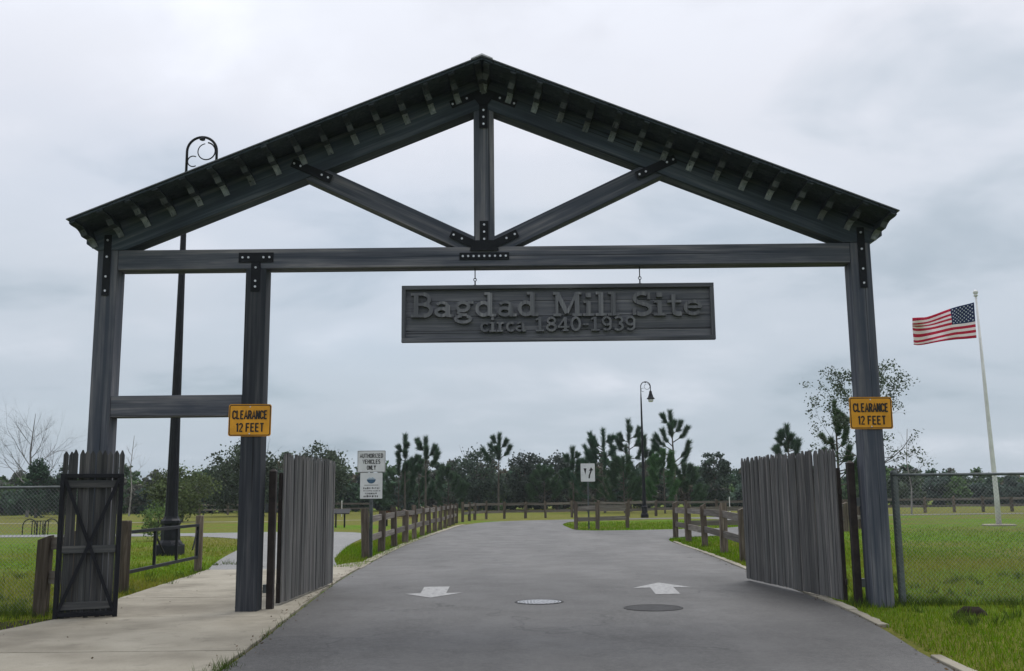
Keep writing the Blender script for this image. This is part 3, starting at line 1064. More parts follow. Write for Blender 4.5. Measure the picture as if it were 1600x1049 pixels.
def sign_text(name, body, mat, parent, height, width, depth, matrix, bold=0.0):
    adv = [0.36 if c in 'I ' else (0.5 if c == '1' else 0.78) for c in body]
    tot = sum(adv) - 0.18
    kx = width / tot
    mb = MB()
    x, n = 0.0, 0
    for c, ad in zip(body, adv):
        for st in HIGHWAY.get(c, []):
            pts = [(-width / 2 + (x + px) * kx, (py - 0.5) * height) for px, py in st]
            n += 1
            stroke(mb, pts, 0.165 * height, 0, 1, lambda a, b, d, n=n: (a, b, d * (depth / 2 + 0.00012 * n)))
        x += ad
    o = mb.build(name, mat, parent)
    o.matrix_local = matrix
    return o


# ---------------------------------------------------------------- orange clearance signs on the posts
def round_rect(w, h, r, n=4):
    out = []
    for cx, cz, a0 in ((w / 2 - r, h / 2 - r, 0), (-w / 2 + r, h / 2 - r, 90), (-w / 2 + r, -h / 2 + r, 180), (w / 2 - r, -h / 2 + r, 270)):
        out += [(cx + r * math.cos(math.radians(a0 + 90 * k / n)), cz + r * math.sin(math.radians(a0 + 90 * k / n))) for k in range(n + 1)]
    return out


def clearance(label, x, z, tilt):
    t = empty('clearance_sign', (x, -0.012, z))
    t.rotation_euler = (0, tilt, 0)
    tag(t, label, 'sign', 'orange clearance signs')
    XZ = lambda a, b, d: (a, d, b)
    MB().prism(round_rect(0.62, 0.465, 0.035), XZ, -0.004, 0.002).build('sign_plate', 'sign_orange', t)
    o, i = round_rect(0.600, 0.445, 0.032), round_rect(0.576, 0.421, 0.022)
    n = len(o)
    m = MB()
    m.add([(a, -0.0065, b) for a, b in o] + [(a, -0.0065, b) for a, b in i], [(k, (k + 1) % n, n + (k + 1) % n, n + k) for k in range(n)])
    m.build('border', 'sign_black', t)
    sign_text('lettering', 'CLEARANCE', 'sign_black', t, 0.125, 0.50, 0.004, front_at(0, -0.007, 0.078), 0.03)
    sign_text('lettering', '12 FEET', 'sign_black', t, 0.125, 0.40, 0.004, front_at(0.005, -0.007, -0.105), 0.03)
    for bz in (0.195, -0.195):
        MB().lathe([(0.010, 0), (0.010, 0.006)], 8).build('screw', 'bolt_steel', t).matrix_local = front_at(0, -0.004, bz)


clearance('orange clearance sign on the middle post beside the footway', -3.815, 2.712, math.radians(0.4))
clearance('orange clearance sign on the right post near the flag', 5.195, 2.722, math.radians(0.3))

# ---------------------------------------------------------------- picket gate leaves
def picket_mesh(w, h, th, tip, mat='picket_wood'):
    poly = [(-w / 2, 0), (w / 2, 0), (w / 2, h - tip), (w * 0.12, h), (-w * 0.12, h), (-w / 2, h - tip)]
    m = MB()
    m.prism(poly, lambda a, b, d: (a, d, b), -th / 2, th / 2)
    return m.mesh('picket', mat)


def gate_leaf(label, near, far, z0, h, side, frame_top, n, cross=False, steel='steel_rust', lean=0.0, wood_mat='picket_wood'):
    """leaf from its hinge end `near` to its free end `far`; pickets stand on side `side` (+1 / -1) of the steel frame"""
    near, far = Vector((*near, 0)), Vector((*far, 0))
    L = (far - near).length
    rz = math.atan2(far.y - near.y, far.x - near.x)
    t = empty('gate_leaf', near, rz)
    tag(t, label, 'gate')
    w = L / n
    meshes = [picket_mesh(w * 0.92, h + dh, 0.022, w * tp, wood_mat) for dh, tp in ((0.0, 0.7), (0.012, 0.85), (-0.014, 0.75), (0.006, 0.9), (-0.008, 0.6))]
    for k in range(n):
        o = bpy.data.objects.new('picket', random.choice(meshes))
        link(o, t)
        o.location = (w * (k + 0.5), side * (0.046 + random.uniform(-0.007, 0.007)), z0 + random.uniform(-0.006, 0.006))
        o.rotation_euler = (random.uniform(-0.006, 0.006), random.uniform(-0.008, 0.008) + lean * (1 - k / n), random.uniform(-0.05, 0.05))
    s = 0.055
    for x in (s / 2, L - s / 2):
        MB().box(x - s / 2, x + s / 2, -s / 2, s / 2, z0 - 0.01, frame_top).build('stile', steel, t, bevel=0.004)
    for z in (frame_top - s / 2, z0 + s / 2 + 0.02):
        MB().box(s + 0.001, L - s - 0.001, -s / 2 + 0.001, s / 2 - 0.001, z - s / 2, z + s / 2).build('rail', steel, t, bevel=0.004)
    for p, q, dy in (((s, z0 + 0.08), (L - s, frame_top - 0.06), -0.001), ((L - s, z0 + 0.08), (s, frame_top - 0.06), 0.001)):
        if not cross and dy > 0:
            continue
        m = MB()
        m.prism(bar(p, q, 0.045), lambda a, b, d: (a, d, b), -0.02 - side * dy - side * 0.012, 0.012 - side * dy - side * 0.012)
        m.build('brace', steel, t)
    for z in (z0 + 0.16, z0 + (frame_top - z0) * 0.47, frame_top - 0.14):
        member('batten', (s + 0.01, side * 0.010, z), (L - s - 0.01, side * 0.010, z), 0.10, 0.036, wood_mat, t, bevel=0.003)
    return t


leaf_l = gate_leaf('grey picket gate leaf swung open beside the middle post', (-3.535, 0.80), (-3.385, 4.28), 0.055, 2.22, -1, 1.97, 31)
leaf_r = gate_leaf('grey picket gate leaf swung open along the right road edge', (4.83, 0.48), (4.34, 4.45), 0.045, 2.20, 1, 1.95, 36)
leaf_p = gate_leaf('narrow picket gate leaf with black steel cross brace before the left post', (-5.44, -0.42), (-6.20, -0.70), 0.02, 2.25, -1, 1.95, 11, cross=True,
                   steel='steel_black', wood_mat='picket_dark')

def hinge_post(label, x, y, h, post_x, post_y):
    t = empty('hinge_post', (x, y, 0))
    tag(t, label, 'gate post')
    MB().box(-0.05, 0.05, -0.05, 0.05, -0.2, h).build('post_tube', 'steel_rust', t, bevel=0.006)
    MB().lathe([(0.075, h), (0.075, h + 0.012), (0.02, h + 0.05)], 4, square=True).build('cap', 'steel_rust', t)
    dx = post_x - x
    for z in (0.30, 1.45):
        a, b = sorted((math.copysign(0.05, dx), dx))
        MB().box(a, b, -0.04, 0.04, z - 0.06, z + 0.06).build('bracket_plate', 'galvanised_dull', t, bevel=0.003)
    return t


hinge_post('rusty steel hinge post beside the middle timber post', -3.535, 0.34, 1.97, -3.64, 0)
hinge_post('rusty steel hinge post beside the right timber post', 4.945, 0.30, 2.0, 5.052, 0)
for lf, dirx in ((leaf_l, -1), (leaf_r, 1)):
    for z in (0.30, 1.60):
        MB().tube([(0.0, 0, z - 0.04), (0.0, 0, z + 0.04)], 0.02, 8).build('hinge', 'steel_rust', lf).location = (-0.035, 0, 0)

# ---------------------------------------------------------------- split-rail fences
def post_mesh(w, h, cut):
    m = MB()
    a = w / 2
    m.add([(-a, -a, -0.3), (a, -a, -0.3), (a, a, -0.3), (-a, a, -0.3), (-a, -a, h), (a, -a, h - cut), (a, a, h - cut), (-a, a, h)],
          [(3, 2, 1, 0), (4, 5, 6, 7), (0, 1, 5, 4), (1, 2, 6, 5), (2, 3, 7, 6), (3, 0, 4, 7)])
    return m.mesh('post', 'fence_wood')


POSTS = [post_mesh(0.185, 1.24, 0.08), post_mesh(0.20, 1.20, 0.07), post_mesh(0.175, 1.27, 0.09)]


def rail_fence(label, pts, rails=(1.02, 0.50), off=0.0, rh=0.18, hs=1.0, bevel=True, skip=(), ws=1.0):
    t = empty('rail_fence', (pts[0][0], pts[0][1], 0))
    tag(t, label, 'fence')
    ox, oy = pts[0]
    for i, (x, y) in enumerate(pts):
        o = bpy.data.objects.new('post', random.choice(POSTS))
        link(o, t)
        o.location = (x - ox, y - oy, 0)
        o.scale = (ws, ws, hs * random.uniform(0.97, 1.03))
        o.rotation_euler = (random.uniform(-0.025, 0.025), random.uniform(-0.025, 0.025), random.choice((0, math.pi / 2, math.pi)) + random.uniform(-0.1, 0.1))
    for i in range(len(pts) - 1):
        if i in skip:
            continue
        a, b = pts[i], pts[i + 1]
        d = Vector((b[0] - a[0], b[1] - a[1], 0))
        nn = Vector((-d.y, d.x, 0)).normalized() * off
        for z in rails:
            e = [random.uniform(-0.03, 0.03) for _ in range(2)]
            p = Vector((a[0] - ox, a[1] - oy, z + e[0])) + nn
            q = Vector((b[0] - ox, b[1] - oy, z + e[1])) + nn
            member('rail', p, q, rh * random.uniform(0.9, 1.1), 0.045, 'rail_wood', t, side=(-d.y, d.x, 0), bevel=0.0)
    return t


fl = [(-3.95 + 0.40 * k * 2.95 / 35, 12.6 + 2.95 * k) for k in range(13)]
rail_fence('split rail fence along the left road edge behind the notice signs', fl)
rail_fence('far split rail fence curving across beyond the bend of the road',
           [(-3.30, 50.8), (-3.0, 53.8), (-2.75, 56.8), (-2.0, 58.8), (-0.7, 59.6), (0.85, 60.2), (2.35, 60.8), (4.35, 61.6), (6.4, 62.2), (8.75, 62.8), (10.9, 63.3), (13.3, 63.8)]
           + [(15.7 + 2.4 * k, 64.1 + 0.22 * k) for k in range(16)])
rail_fence('short rail fence on the grass island beside the lane sign', [(2.95, 33.8), (3.95, 33.5), (5.55, 35.2)], hs=1.05)
rail_fence('split rail fence along the right road edge behind the gate leaf', [(5.50, 9.9), (5.76, 13.5), (5.90, 17.0), (5.98, 20.4), (6.05, 23.6)], hs=1.06)
rail_fence('rail fence along the side road leading off to the right', [(6.55, 23.9), (9.2, 24.7), (11.8, 26.2), (14.0, 28.4), (15.6, 31.2), (16.4, 34.2), (16.9, 37.2)])
rail_fence('distant pale rail fence on the far left lawn before the woods', [(-36 + 3.0 * k, 92 - 0.1 * k) for k in range(8)])
rail_fence('low wooden post with two rails between chain fence and narrow gate', [(-6.70, 0.03), (-6.19, 0.03)], rails=(1.0, 0.52), hs=0.94, ws=0.82)

# ---------------------------------------------------------------- black steel barrier between two wooden posts on the left
def wood_post(label, x, y, h=1.23):
    t = MB()
    a = 0.088
    t.lathe([(a, -0.3), (a, h - 0.02), (a * 0.9, h)], 12)
    o = t.build('wooden_post', 'fence_wood', loc=(x, y, 0))
    tag(o, label, 'post', 'round wooden posts of the steel barrier')


wood_post('nearer round wooden post beside the narrow picket gate holding the steel barrier', -6.86, 3.48)
wood_post('farther round wooden post at the lawn edge closing the steel barrier', -7.08, 8.36)
bt = empty('barrier_gate', (-6.88, 3.62, 0))
tag(bt, 'low black steel barrier gate between two wooden posts before the tall lamp', 'barrier')
bt.rotation_euler = (0, 0, math.atan2(8.22 - 3.62, -7.06 + 6.88))
BL = 4.60
for z in (1.02, 0.32):
    MB().box(0, BL, -0.025, 0.025, z - 0.03, z + 0.03).build('rail', 'steel_black', bt, bevel=0.004)
for x in (0.03, 1.55, 3.0, 4.57):
    MB().box(x - 0.03, x + 0.03, -0.024, 0.024, 0.351, 0.989).build('upright', 'steel_black', bt)
for p, q in (((1.60, 0.90), (2.15, 0.55)), ((4.52, 0.90), (4.2, 0.5))):
    MB().prism(bar(p, q, 0.03), lambda a, b, d: (a, d, b), -0.012, 0.012).build('brace', 'steel_black', bt)

# ---------------------------------------------------------------- chain-link fences
def chain_fence(label, x0, x1, y, h, posts, term):
    t = empty('chain_link_fence', (x0, y, 0))
    tag(t, label, 'fence')
    L = x1 - x0
    m = MB()
    s = 0.057
    k = 0
    nn = int((L + h) / s) + 2
    for i in range(-int(h / s) - 1, int(L / s) + 1):
        for sg in (1, -1):
            # wire from the bottom up with slope sg
            pts = []
            for z in (0.03, h - 0.02):
                x = i * s + (z - 0.03 if sg > 0 else (h - 0.05) - (z - 0.03))
                pts.append([x, z])
            (xa, za), (xb, zb) = pts
            if xa > xb:
                xa, za, xb, zb = xb, zb, xa, za
            lo, hi = max(xa, 0.0), min(xb, L)
            if hi - lo < 0.03:
                continue
            f = lambda x: za + (zb - za) * (x - xa) / (xb - xa)
            m.tube([(lo, sg * 0.003, f(lo)), (hi, sg * 0.003, f(hi))], 0.0018, 3, cap=False)
    o = m.build('wire_mesh', 'chain_wire', t)
    o['kind'] = 'stuff'
    MB().tube([(0, 0.01, h), (L, 0.01, h)], 0.021, 8).build('top_rail', 'galvanised_dull', t, smooth=True)
    for px, r, mat in posts:
        mm = MB()
        mm.lathe([(r, -0.2), (r, h + 0.04), (r * 0.7, h + 0.07)], 12)
        mm.build('post', mat, t, loc=(px - x0, 0.045, 0), smooth=False)
    return t


chain_fence('chain link fence running right from the right gate post', 5.52, 10.5, 0.20, 1.83, [(5.56, 0.052, 'galvanised_dull'), (8.4, 0.03, 'galvanised')], None)
chain_fence('chain link fence running left from the narrow picket gate', -10.5, -6.22, 0.12, 1.78, [(-8.3, 0.03, 'galvanised')], None)

# ---------------------------------------------------------------- lamp posts
def lamp_post(label, x, y, k, rz):
    t = empty('lamp_post', (x, y, 0), rz)
    tag(t, label, 'street lamp', 'black swan-neck lamps')
    S = lambda prof: [(r * k, z * k) for r, z in prof]
    MB().lathe(S([(0.47, -0.15), (0.47, 0.26), (0.44, 0.30)]), 4, square=True).build('plinth', 'steel_black', t, bevel=0.015)
    MB().lathe(S([(0.36, 0.301), (0.33, 0.36), (0.28, 0.42), (0.26, 0.86), (0.29, 0.90), (0.29, 0.98), (0.23, 1.04), (0.205, 1.10)]), 8, square=True).build('base', 'steel_black', t)
    m = MB()
    n = 24
    prof = S([(0.20, 1.101), (0.18, 1.3), (0.142, 4.0), (0.098, 8.5), (0.070, 11.0), (0.066, 11.3), (0.058, 11.32), (0.05, 11.7)])
    v = []
    for r, z in prof:
        for q in range(n):
            rr = r * (1.0 if q % 2 else 0.93)
            v.append((rr * math.cos(2 * math.pi * q / n), rr * math.sin(2 * math.pi * q / n), z))
    f = [(i * n + q, i * n + (q + 1) % n, (i + 1) * n + (q + 1) % n, (i + 1) * n + q) for i in range(len(prof) - 1) for q in range(n)]
    m.add(v, f + [tuple(range(n))[::-1], tuple(range((len(prof) - 1) * n, len(prof) * n))])
    m.build('shaft', 'steel_black', t)
    R = 0.465 * k
    zc = (12.82 - 0.465) * k
    pts = [(0, 0, 11.65 * k), (0, 0, zc)] + [(R - R * math.cos(a), 0, zc + R * math.sin(a)) for a in np.linspace(0, math.pi, 19)[1:]] + [(2 * R, 0, zc - 0.42 * k)]
    MB().tube(pts, 0.042 * k, 8).build('swan_neck', 'steel_black', t, smooth=True)
    sp = [((0.60 + (0.29 - 0.05 * q / 40) * math.cos(math.radians(80 - 11 * q))) * k, 0, zc + (0.02 + (0.29 - 0.05 * q / 40) * math.sin(math.radians(80 - 11 * q))) * k - 0.02 * k) for q in range(32)]
    MB().tube(sp, [0.026 * k * (1 - 0.4 * q / 32) for q in range(32)], 5).build('scroll', 'steel_black', t, smooth=True)
    sp = [((0.20 + 0.17 * math.cos(math.radians(60 + 11 * q))) * k, 0, zc + (-0.32 + 0.17 * math.sin(math.radians(60 + 11 * q))) * k) for q in range(23)]
    MB().tube(sp, 0.019 * k, 5).build('scroll', 'steel_black', t, smooth=True)
    MB().lathe(S([(0.05, 0), (0.09, 0.02), (0.09, 0.07), (0.04, 0.10)]), 10, c=(R, 0, zc + R - 0.11 * k)).build('finial_clamp', 'steel_black', t)
    hd = MB()
    hd.lathe(S([(0.40, -0.78), (0.385, -0.74), (0.27, -0.60), (0.20, -0.38), (0.15, -0.24), (0.13, -0.05), (0.06, 0.02), (0.05, 0.06)]), 20, c=(2 * R, 0, zc - 0.42 * k))
    o = hd.build('lamp_shade', 'steel_black', t, smooth=True)
    gl = MB().lathe(S([(0.20, -1.06), (0.25, -0.95), (0.25, -0.80), (0.2, -0.781)]), 16, c=(2 * R, 0, zc - 0.42 * k))
    gl.build('glass_globe', 'lamp_glass', t, smooth=True)


lamp_post('tall black lamp post rising behind the left side of the archway', -10.12, 15.45, 1.0, 0.0)
lamp_post('distant black lamp post with swan neck and bell shade on the island lawn', 9.37, 58.2, 0.762, 0.0)

# ---------------------------------------------------------------- road and park signs
XZ = lambda a, b, d: (a, d, b)


def u_post(t, h, w=0.06):
    MB().box(-w / 2, -w / 2 + 0.012, 0.0, 0.035, -0.2, h).build('post', 'galvanised_dull', t)
    MB().box(w / 2 - 0.012, w / 2, 0.0, 0.035, -0.2, h).build('post', 'galvanised_dull', t)
    MB().box(-w / 2 + 0.0125, w / 2 - 0.0125, 0.022, 0.034, -0.2, h).build('post_web', 'galvanised_dull', t)


s1 = empty('notice_sign', (-3.84, 12.75, 0))
tag(s1, 'two white notice panels on one post at the left fence end', 'sign')
u_post(s1, 2.75, 0.09)
up = MB().prism(round_rect(0.76, 0.585, 0.02), XZ, -0.022, -0.014).build('upper_panel', 'sign_white', s1, loc=(0, 0, 2.555))
o_, i_ = round_rect(0.748, 0.573, 0.018), round_rect(0.728, 0.553, 0.012)
n_ = len(o_)
MB().add([(a, -0.0235, b) for a, b in o_] + [(a, -0.0235, b) for a, b in i_], [(k, (k + 1) % n_, n_ + (k + 1) % n_, n_ + k) for k in range(n_)]).build('border', 'sign_black', up)
sign_text('lettering', 'AUTHORIZED', 'sign_black', up, 0.115, 0.62, 0.003, front_at(0, -0.024, 0.155), 0.012)
sign_text('lettering', 'VEHICLES', 'sign_black', up, 0.115, 0.47, 0.003, front_at(0, -0.024, -0.005), 0.012)
sign_text('lettering', 'ONLY', 'sign_black', up, 0.115, 0.235, 0.003, front_at(0, -0.024, -0.165), 0.012)
lo_ = MB().prism(round_rect(0.60, 0.69, 0.02), XZ, -0.022, -0.014).build('lower_panel', 'sign_white', s1, loc=(0, 0, 1.905))
m = MB()
m.prism([(-0.12, 0.17)] + arc(0, 0.17, 0.12, 0.11, 180, 360, 12), XZ, -0.0255, -0.0225)
m.build('emblem_bowl', 'sign_blue', lo_)
m = MB()
m.prism([(-0.12, 0.175), (0.12, 0.175), (0.07, 0.20), (0.03, 0.235), (0.0, 0.20), (-0.05, 0.225), (-0.09, 0.19)], XZ, -0.0255, -0.0225)
m.build('emblem_wave', 'sign_pale_blue', lo_)
m = MB()
rr = random.Random(5)
m.box(-0.19, 0.19, -0.025, -0.0225, 0.010, 0.022)
for z, x0, x1, hh in ((-0.065, -0.21, 0.21, 0.052), (-0.135, -0.21, 0.23, 0.030), (-0.205, -0.16, 0.16, 0.048), (-0.28, -0.20, 0.20, 0.058)):
    x = x0
    while x < x1:
        w = rr.uniform(0.012, 0.034)
        m.box(x, x + w, -0.025, -0.0225, z - hh / 2 * rr.uniform(0.5, 1), z + hh / 2 * rr.uniform(0.5, 1))
        x += w + rr.uniform(0.012, 0.028)
o = m.build('small_print', 'sign_black', lo_)
o['kind'] = 'stuff'

s2 = empty('lane_sign', (3.57, 33.9, 0))
tag(s2, 'white square lane sign with two black arrows on the grass island', 'sign')
u_post(s2, 2.4, 0.075)
lp = MB().prism(round_rect(0.68, 0.86, 0.03), XZ, -0.022, -0.014).build('panel', 'sign_white', s2, loc=(0, 0, 2.68))
MB().prism([(-0.20, 0.20), (-0.12, -0.10), (-0.06, 0.20)], XZ, -0.0255, -0.0225).build('arrow_down', 'sign_black', lp)
m = MB()
m.prism(bar((0.06, -0.28), (0.075, -0.14), 0.07) , XZ, -0.0255, -0.0225)
m.prism(bar((0.07, -0.16), (0.17, 0.12), 0.065), XZ, -0.0265, -0.0235)
m.prism([(0.06, 0.08), (0.26, 0.10), (0.16, 0.25)], XZ, -0.0275, -0.0245)
m.build('arrow_up', 'sign_black', lp)

t = empty('information_panel', (-9.60, 41.7, 0))
tag(t, 'low black slanted information panel on two legs on the lawn', 'information board')
MB().prism([(-0.25, 0.72), (0.25, 0.95), (0.25, 0.99), (-0.25, 0.76)], lambda a, b, d: (d, a, b), -0.52, 0.52).build('panel', 'steel_black', t)
for x in (-0.26, 0.22):
    MB().box(x - 0.04, x + 0.04, -0.04, 0.04, -0.2, 0.84).build('leg', 'steel_black', t)

t = empty('park_bench', (-6.35, 43.0, 0), 0.05)
tag(t, 'reddish brown bench with black end frames behind the left rail fence', 'bench')
for x in (-0.85, 0.85):
    m = MB()
    m.tube([(x, 0.25, 0), (x, 0.22, 0.42), (x, 0.32, 0.85)], 0.035, 6)
    m.tube([(x, -0.25, 0), (x, -0.22, 0.62), (x, 0.24, 0.64)], 0.035, 6)
    m.tube([(x, -0.24, 0.40), (x, 0.24, 0.40)], 0.03, 6)
    m.build('end_frame', 'steel_black', t)
for k in range(4):
    MB().box(-0.92, 0.92, -0.26 + 0.125 * k, -0.15 + 0.125 * k, 0.43, 0.46).build('seat_slat', 'bench_wood', t)
for k in range(3):
    MB().box(-0.92, 0.92, 0.18 + 0.03 * k, 0.205 + 0.03 * k, 0.50 + 0.125 * k, 0.61 + 0.125 * k).build('back_slat', 'bench_wood', t)

t = empty('bike_rack', (-22.9, 34.6, 0))
tag(t, 'dark hooped metal rack on the lawn behind the left chain fence', 'bike rack')
for x in (-0.52, 0.52):
    m = MB()
    m.tube([(x - 0.34, 0, -0.1), (x - 0.34, 0, 0.4)] + [(x - 0.34 * math.cos(a), 0, 0.4 + 0.34 * math.sin(a)) for a in np.linspace(0, math.pi, 11)[1:]] + [(x + 0.34, 0, -0.1)], 0.028, 6)
    m.build('hoop', 'steel_black', t)
for k in range(7):
    MB().box(-0.42 + 0.13 * k, -0.39 + 0.13 * k, -0.02, 0.02, -0.1, 0.62).build('upright', 'steel_black', t)
MB().box(-0.5, 0.5, -0.018, 0.018, 0.621, 0.66).build('rail', 'steel_black', t)

for x, y, where in ((-20.2, 88.0, 'in front of the woods left of the middle post'), (-15.2, 75.0, 'beyond the information panel'), (16.3, 62.0, 'behind the right rail fence')):
    m = MB().lathe([(0.035, -0.2), (0.035, 1.35), (0.0, 1.4)], 6)
    tag(m.build('marker_stake', 'pole_white', loc=(x, y, 0)), 'thin pale marker stake ' + where, 'stake', 'pale stakes on the lawn')

# ---------------------------------------------------------------- flagpole and flag
fp = empty('flagpole', (22.9, 33.5, 0))
tag(fp, 'tall white slightly leaning flagpole on the right lawn', 'flagpole')
top = Vector((-0.17, 0, 11.05))
MB().tube([(0, 0, -0.1), (0, 0, 1.4), tuple(top * 0.55), tuple(top)], [0.13, 0.115, 0.085, 0.05], 14).build('pole', 'pole_white', fp, smooth=True)
MB().lathe([(0.10, -0.02), (0.10, 0.03), (0.06, 0.05), (0.10, 0.10), (0.12, 0.17), (0.10, 0.24), (0.02, 0.29)], 12, c=tuple(top)).build('finial', 'pole_white', fp, smooth=True)
MB().tube([(-0.20, -0.10, 8.9), (-0.20, -0.12, 6.9), (-0.12, -0.12, 1.4)], 0.012, 5).build('halyard', 'pole_white', fp)
MB().lathe([(0.75, -0.1), (0.75, 0.03), (0.70, 0.05), (0.15, 0.06)], 20).build('footing', 'concrete', fp)

fl_ = empty('flag', (22.60, 33.42, 8.95))
tag(fl_, 'red white and blue striped flag with stars flying from the flagpole', 'flag')
NU, NV = 60, 26


def cloth(u, v):
    """u 0 at the hoist .. 1 at the fly, v 0 bottom .. 1 top -> own coordinates"""
    L, Hh = 3.16, 1.76
    x = -L * u * (0.985 + 0.015 * math.cos(7 * u))
    z = Hh * v * (1 - 0.20 * u) - 0.28 * u + 0.16 * math.sin(u * 5.2 + 0.5) * u * (0.4 + 0.6 * v) - 0.10 * math.sin(3.1 * u) * v
    z -= 0.10 * u * u * math.sin(v * 9.0)
    y = 0.20 * math.sin(u * 9.5 + 1.8 * v) * u ** 0.6 + 0.10 * math.sin(u * 17 - 4 * v) * u
    return Vector((x - 0.02 * (1 - u) - 0.08 * (1 - v) * 0.3, y, z))


verts = [cloth(i / NU, j / NV) for j in range(NV + 1) for i in range(NU + 1)]
fc = {'flag_red': [], 'flag_white': [], 'flag_blue': []}
for j in range(NV):
    st = j // 2
    for i in range(NU):
        q = (j * (NU + 1) + i, j * (NU + 1) + i + 1, (j + 1) * (NU + 1) + i + 1, (j + 1) * (NU + 1) + i)
        if st >= 6 and i < 24:
            fc['flag_blue'].append(q)
        else:
            fc['flag_red' if st % 2 == 0 else 'flag_white'].append(q)
mb = MB()
mb.v = [tuple(p) for p in verts]
for k, mname in enumerate(fc):
    for q in fc[mname]:
        mb.f.append(q)
        mb.mi.append(k)
o = mb.build('striped_cloth', list(fc), fl_, smooth=True)
sm = o.modifiers.new('thickness', 'SOLIDIFY')
sm.thickness = 0.004
mb = MB()
for r_ in range(9):
    for c_ in range(6 if r_ % 2 == 0 else 5):
        u = (0.4 / 12) * (1 + 2 * c_ + (0 if r_ % 2 == 0 else 1))
        v = 6 / 13 + (7 / 13) * (r_ + 1) / 10
        ring = []
        for k in range(10):
            rad = 0.052 if k % 2 == 0 else 0.022
            a = math.pi / 2 + k * math.pi / 5
            p = cloth(u + rad * math.cos(a) / 3.16, v + rad * math.sin(a) / 1.76)
            ring.append((p.x, p.y - 0.008, p.z))
        mb.add(ring, [tuple(range(10))[::-1]])
o = mb.build('stars', 'star_white', fl_)
o['kind'] = 'stuff'

# ---------------------------------------------------------------- trees
def quads(centres, size, rng, flat=0.0):
    """random leaf quads around centres -> (4N,3)"""
    n = len(centres)
    a = rng.normal(size=(n, 3))
    a[:, 2] *= 1 - flat
    a /= np.linalg.norm(a, axis=1, keepdims=True)
    b = np.cross(a, rng.normal(size=(n, 3)))
    b /= np.linalg.norm(b, axis=1, keepdims=True)
    s = (size * rng.uniform(0.6, 1.3, n))[:, None]
    a, b = a * s * 0.5, b * s * 0.32
    return np.stack([centres - a, centres + b, centres + a, centres - b], 1).reshape(-1, 3)


def clumps(h, w, z0, n_cl, per, rng, shape='round'):
    """leaf centres and a clump index: clumps through a crown of height z0..h and half width w"""
    pts, idx = [], []
    for c in range(n_cl):
        while True:
            p = rng.uniform(-1, 1, 3)
            if p @ p < 1 and (p @ p > 0.12):
                break
        if shape == 'cone':
            tt = (p[2] + 1) / 2
            r = w * (1.05 - tt) ** 0.7
        else:
            tt = (p[2] + 1) / 2
            r = w
        ctr = np.array([p[0] * r, p[1] * r, z0 + tt * (h - z0)])
        rad = w * rng.uniform(0.20, 0.36)
        q = rng.normal(size=(per, 3)) * rad * np.array([0.55, 0.55, 0.40])
        pts.append(ctr + q)
        idx += [c] * per
    return np.concatenate(pts), np.array(idx)


def limb_tubes(mb, rng, base, direction, length, r, depth, n_sub, spread, up=0.25, sides=5, tips=None, seg=4):
    p = np.array(base, float)
    d = np.array(direction, float)
    d /= np.linalg.norm(d)
    pts, rad = [tuple(p)], [r]
    dirs = [d.copy()]
    for i in range(seg):
        d = d + rng.normal(size=3) * 0.13 + np.array([0, 0, up * 0.2])
        d /= np.linalg.norm(d)
        p = p + d * length / seg
        pts.append(tuple(p))
        rad.append(r * (1 - 0.62 * (i + 1) / seg))
        dirs.append(d.copy())
    mb.tube(pts, rad, sides, cap=False)
    if tips is not None and depth <= 1:
        tips += pts[2:]
    if depth > 0:
        for k in range(n_sub):
            i = rng.integers(1, seg + 1)
            nd = dirs[i] + rng.normal(size=3) * spread
            limb_tubes(mb, rng, pts[i], nd, length * rng.uniform(0.45, 0.72), rad[i] * 0.6, depth - 1, n_sub, spread, up, 3 if depth < 2 else sides, tips, seg)


def leafy_tree(name, label, x, y, h, w, z0, tint, seed, n_cl=60, per=70, size=0.30, shape='round', cat='tree', group=None):
    rng = np.random.default_rng(seed)
    t = empty(name, (x, y, 0))
    tag(t, label, cat, group)
    mb = MB()
    mb.tube([(0, 0, -0.2), (rng.uniform(-.1, .1), 0, h * 0.3), (rng.uniform(-.2, .2), 0, h * 0.62), (0, 0, h * 0.85)], [0.030 * h, 0.024 * h, 0.014 * h, 0.004 * h], 7)
    for k in range(9):
        a = rng.uniform(0, 6.28)
        zz = h * rng.uniform(0.25, 0.65)
        limb_tubes(mb, rng, (0, 0, zz), (math.cos(a), math.sin(a), 0.7), w * rng.uniform(0.7, 1.0), 0.010 * h, 1, 3, 0.55)
    mb.build('trunk', 'bark', t)
    pts, idx = clumps(h, w, z0, n_cl, per, rng, shape)
    pts = pts[pts[:, 2] > 0.05]
    idx = idx[:len(pts)]
    cl = rng.uniform(0.65, 1.35, n_cl)[idx]
    col = 1.6 * np.array(tint)[None] * (cl * rng.uniform(0.7, 1.3, len(pts)))[:, None]
    fast_mesh('crown', quads(pts, size, rng), 4, 'leaf', t, col)
    return t


def needles(start, direction, n, length, width, rng):
    """n thin blades leaving points `start` along `direction` -> (3N,3)"""
    d = direction / np.linalg.norm(direction, axis=1, keepdims=True)
    side = np.cross(d, rng.normal(size=d.shape))
    side /= np.linalg.norm(side, axis=1, keepdims=True)
    L = (length * rng.uniform(0.7, 1.2, n))[:, None]
    W = width
    return np.stack([start - side * W, start + side * W, start + d * L], 1).reshape(-1, 3)


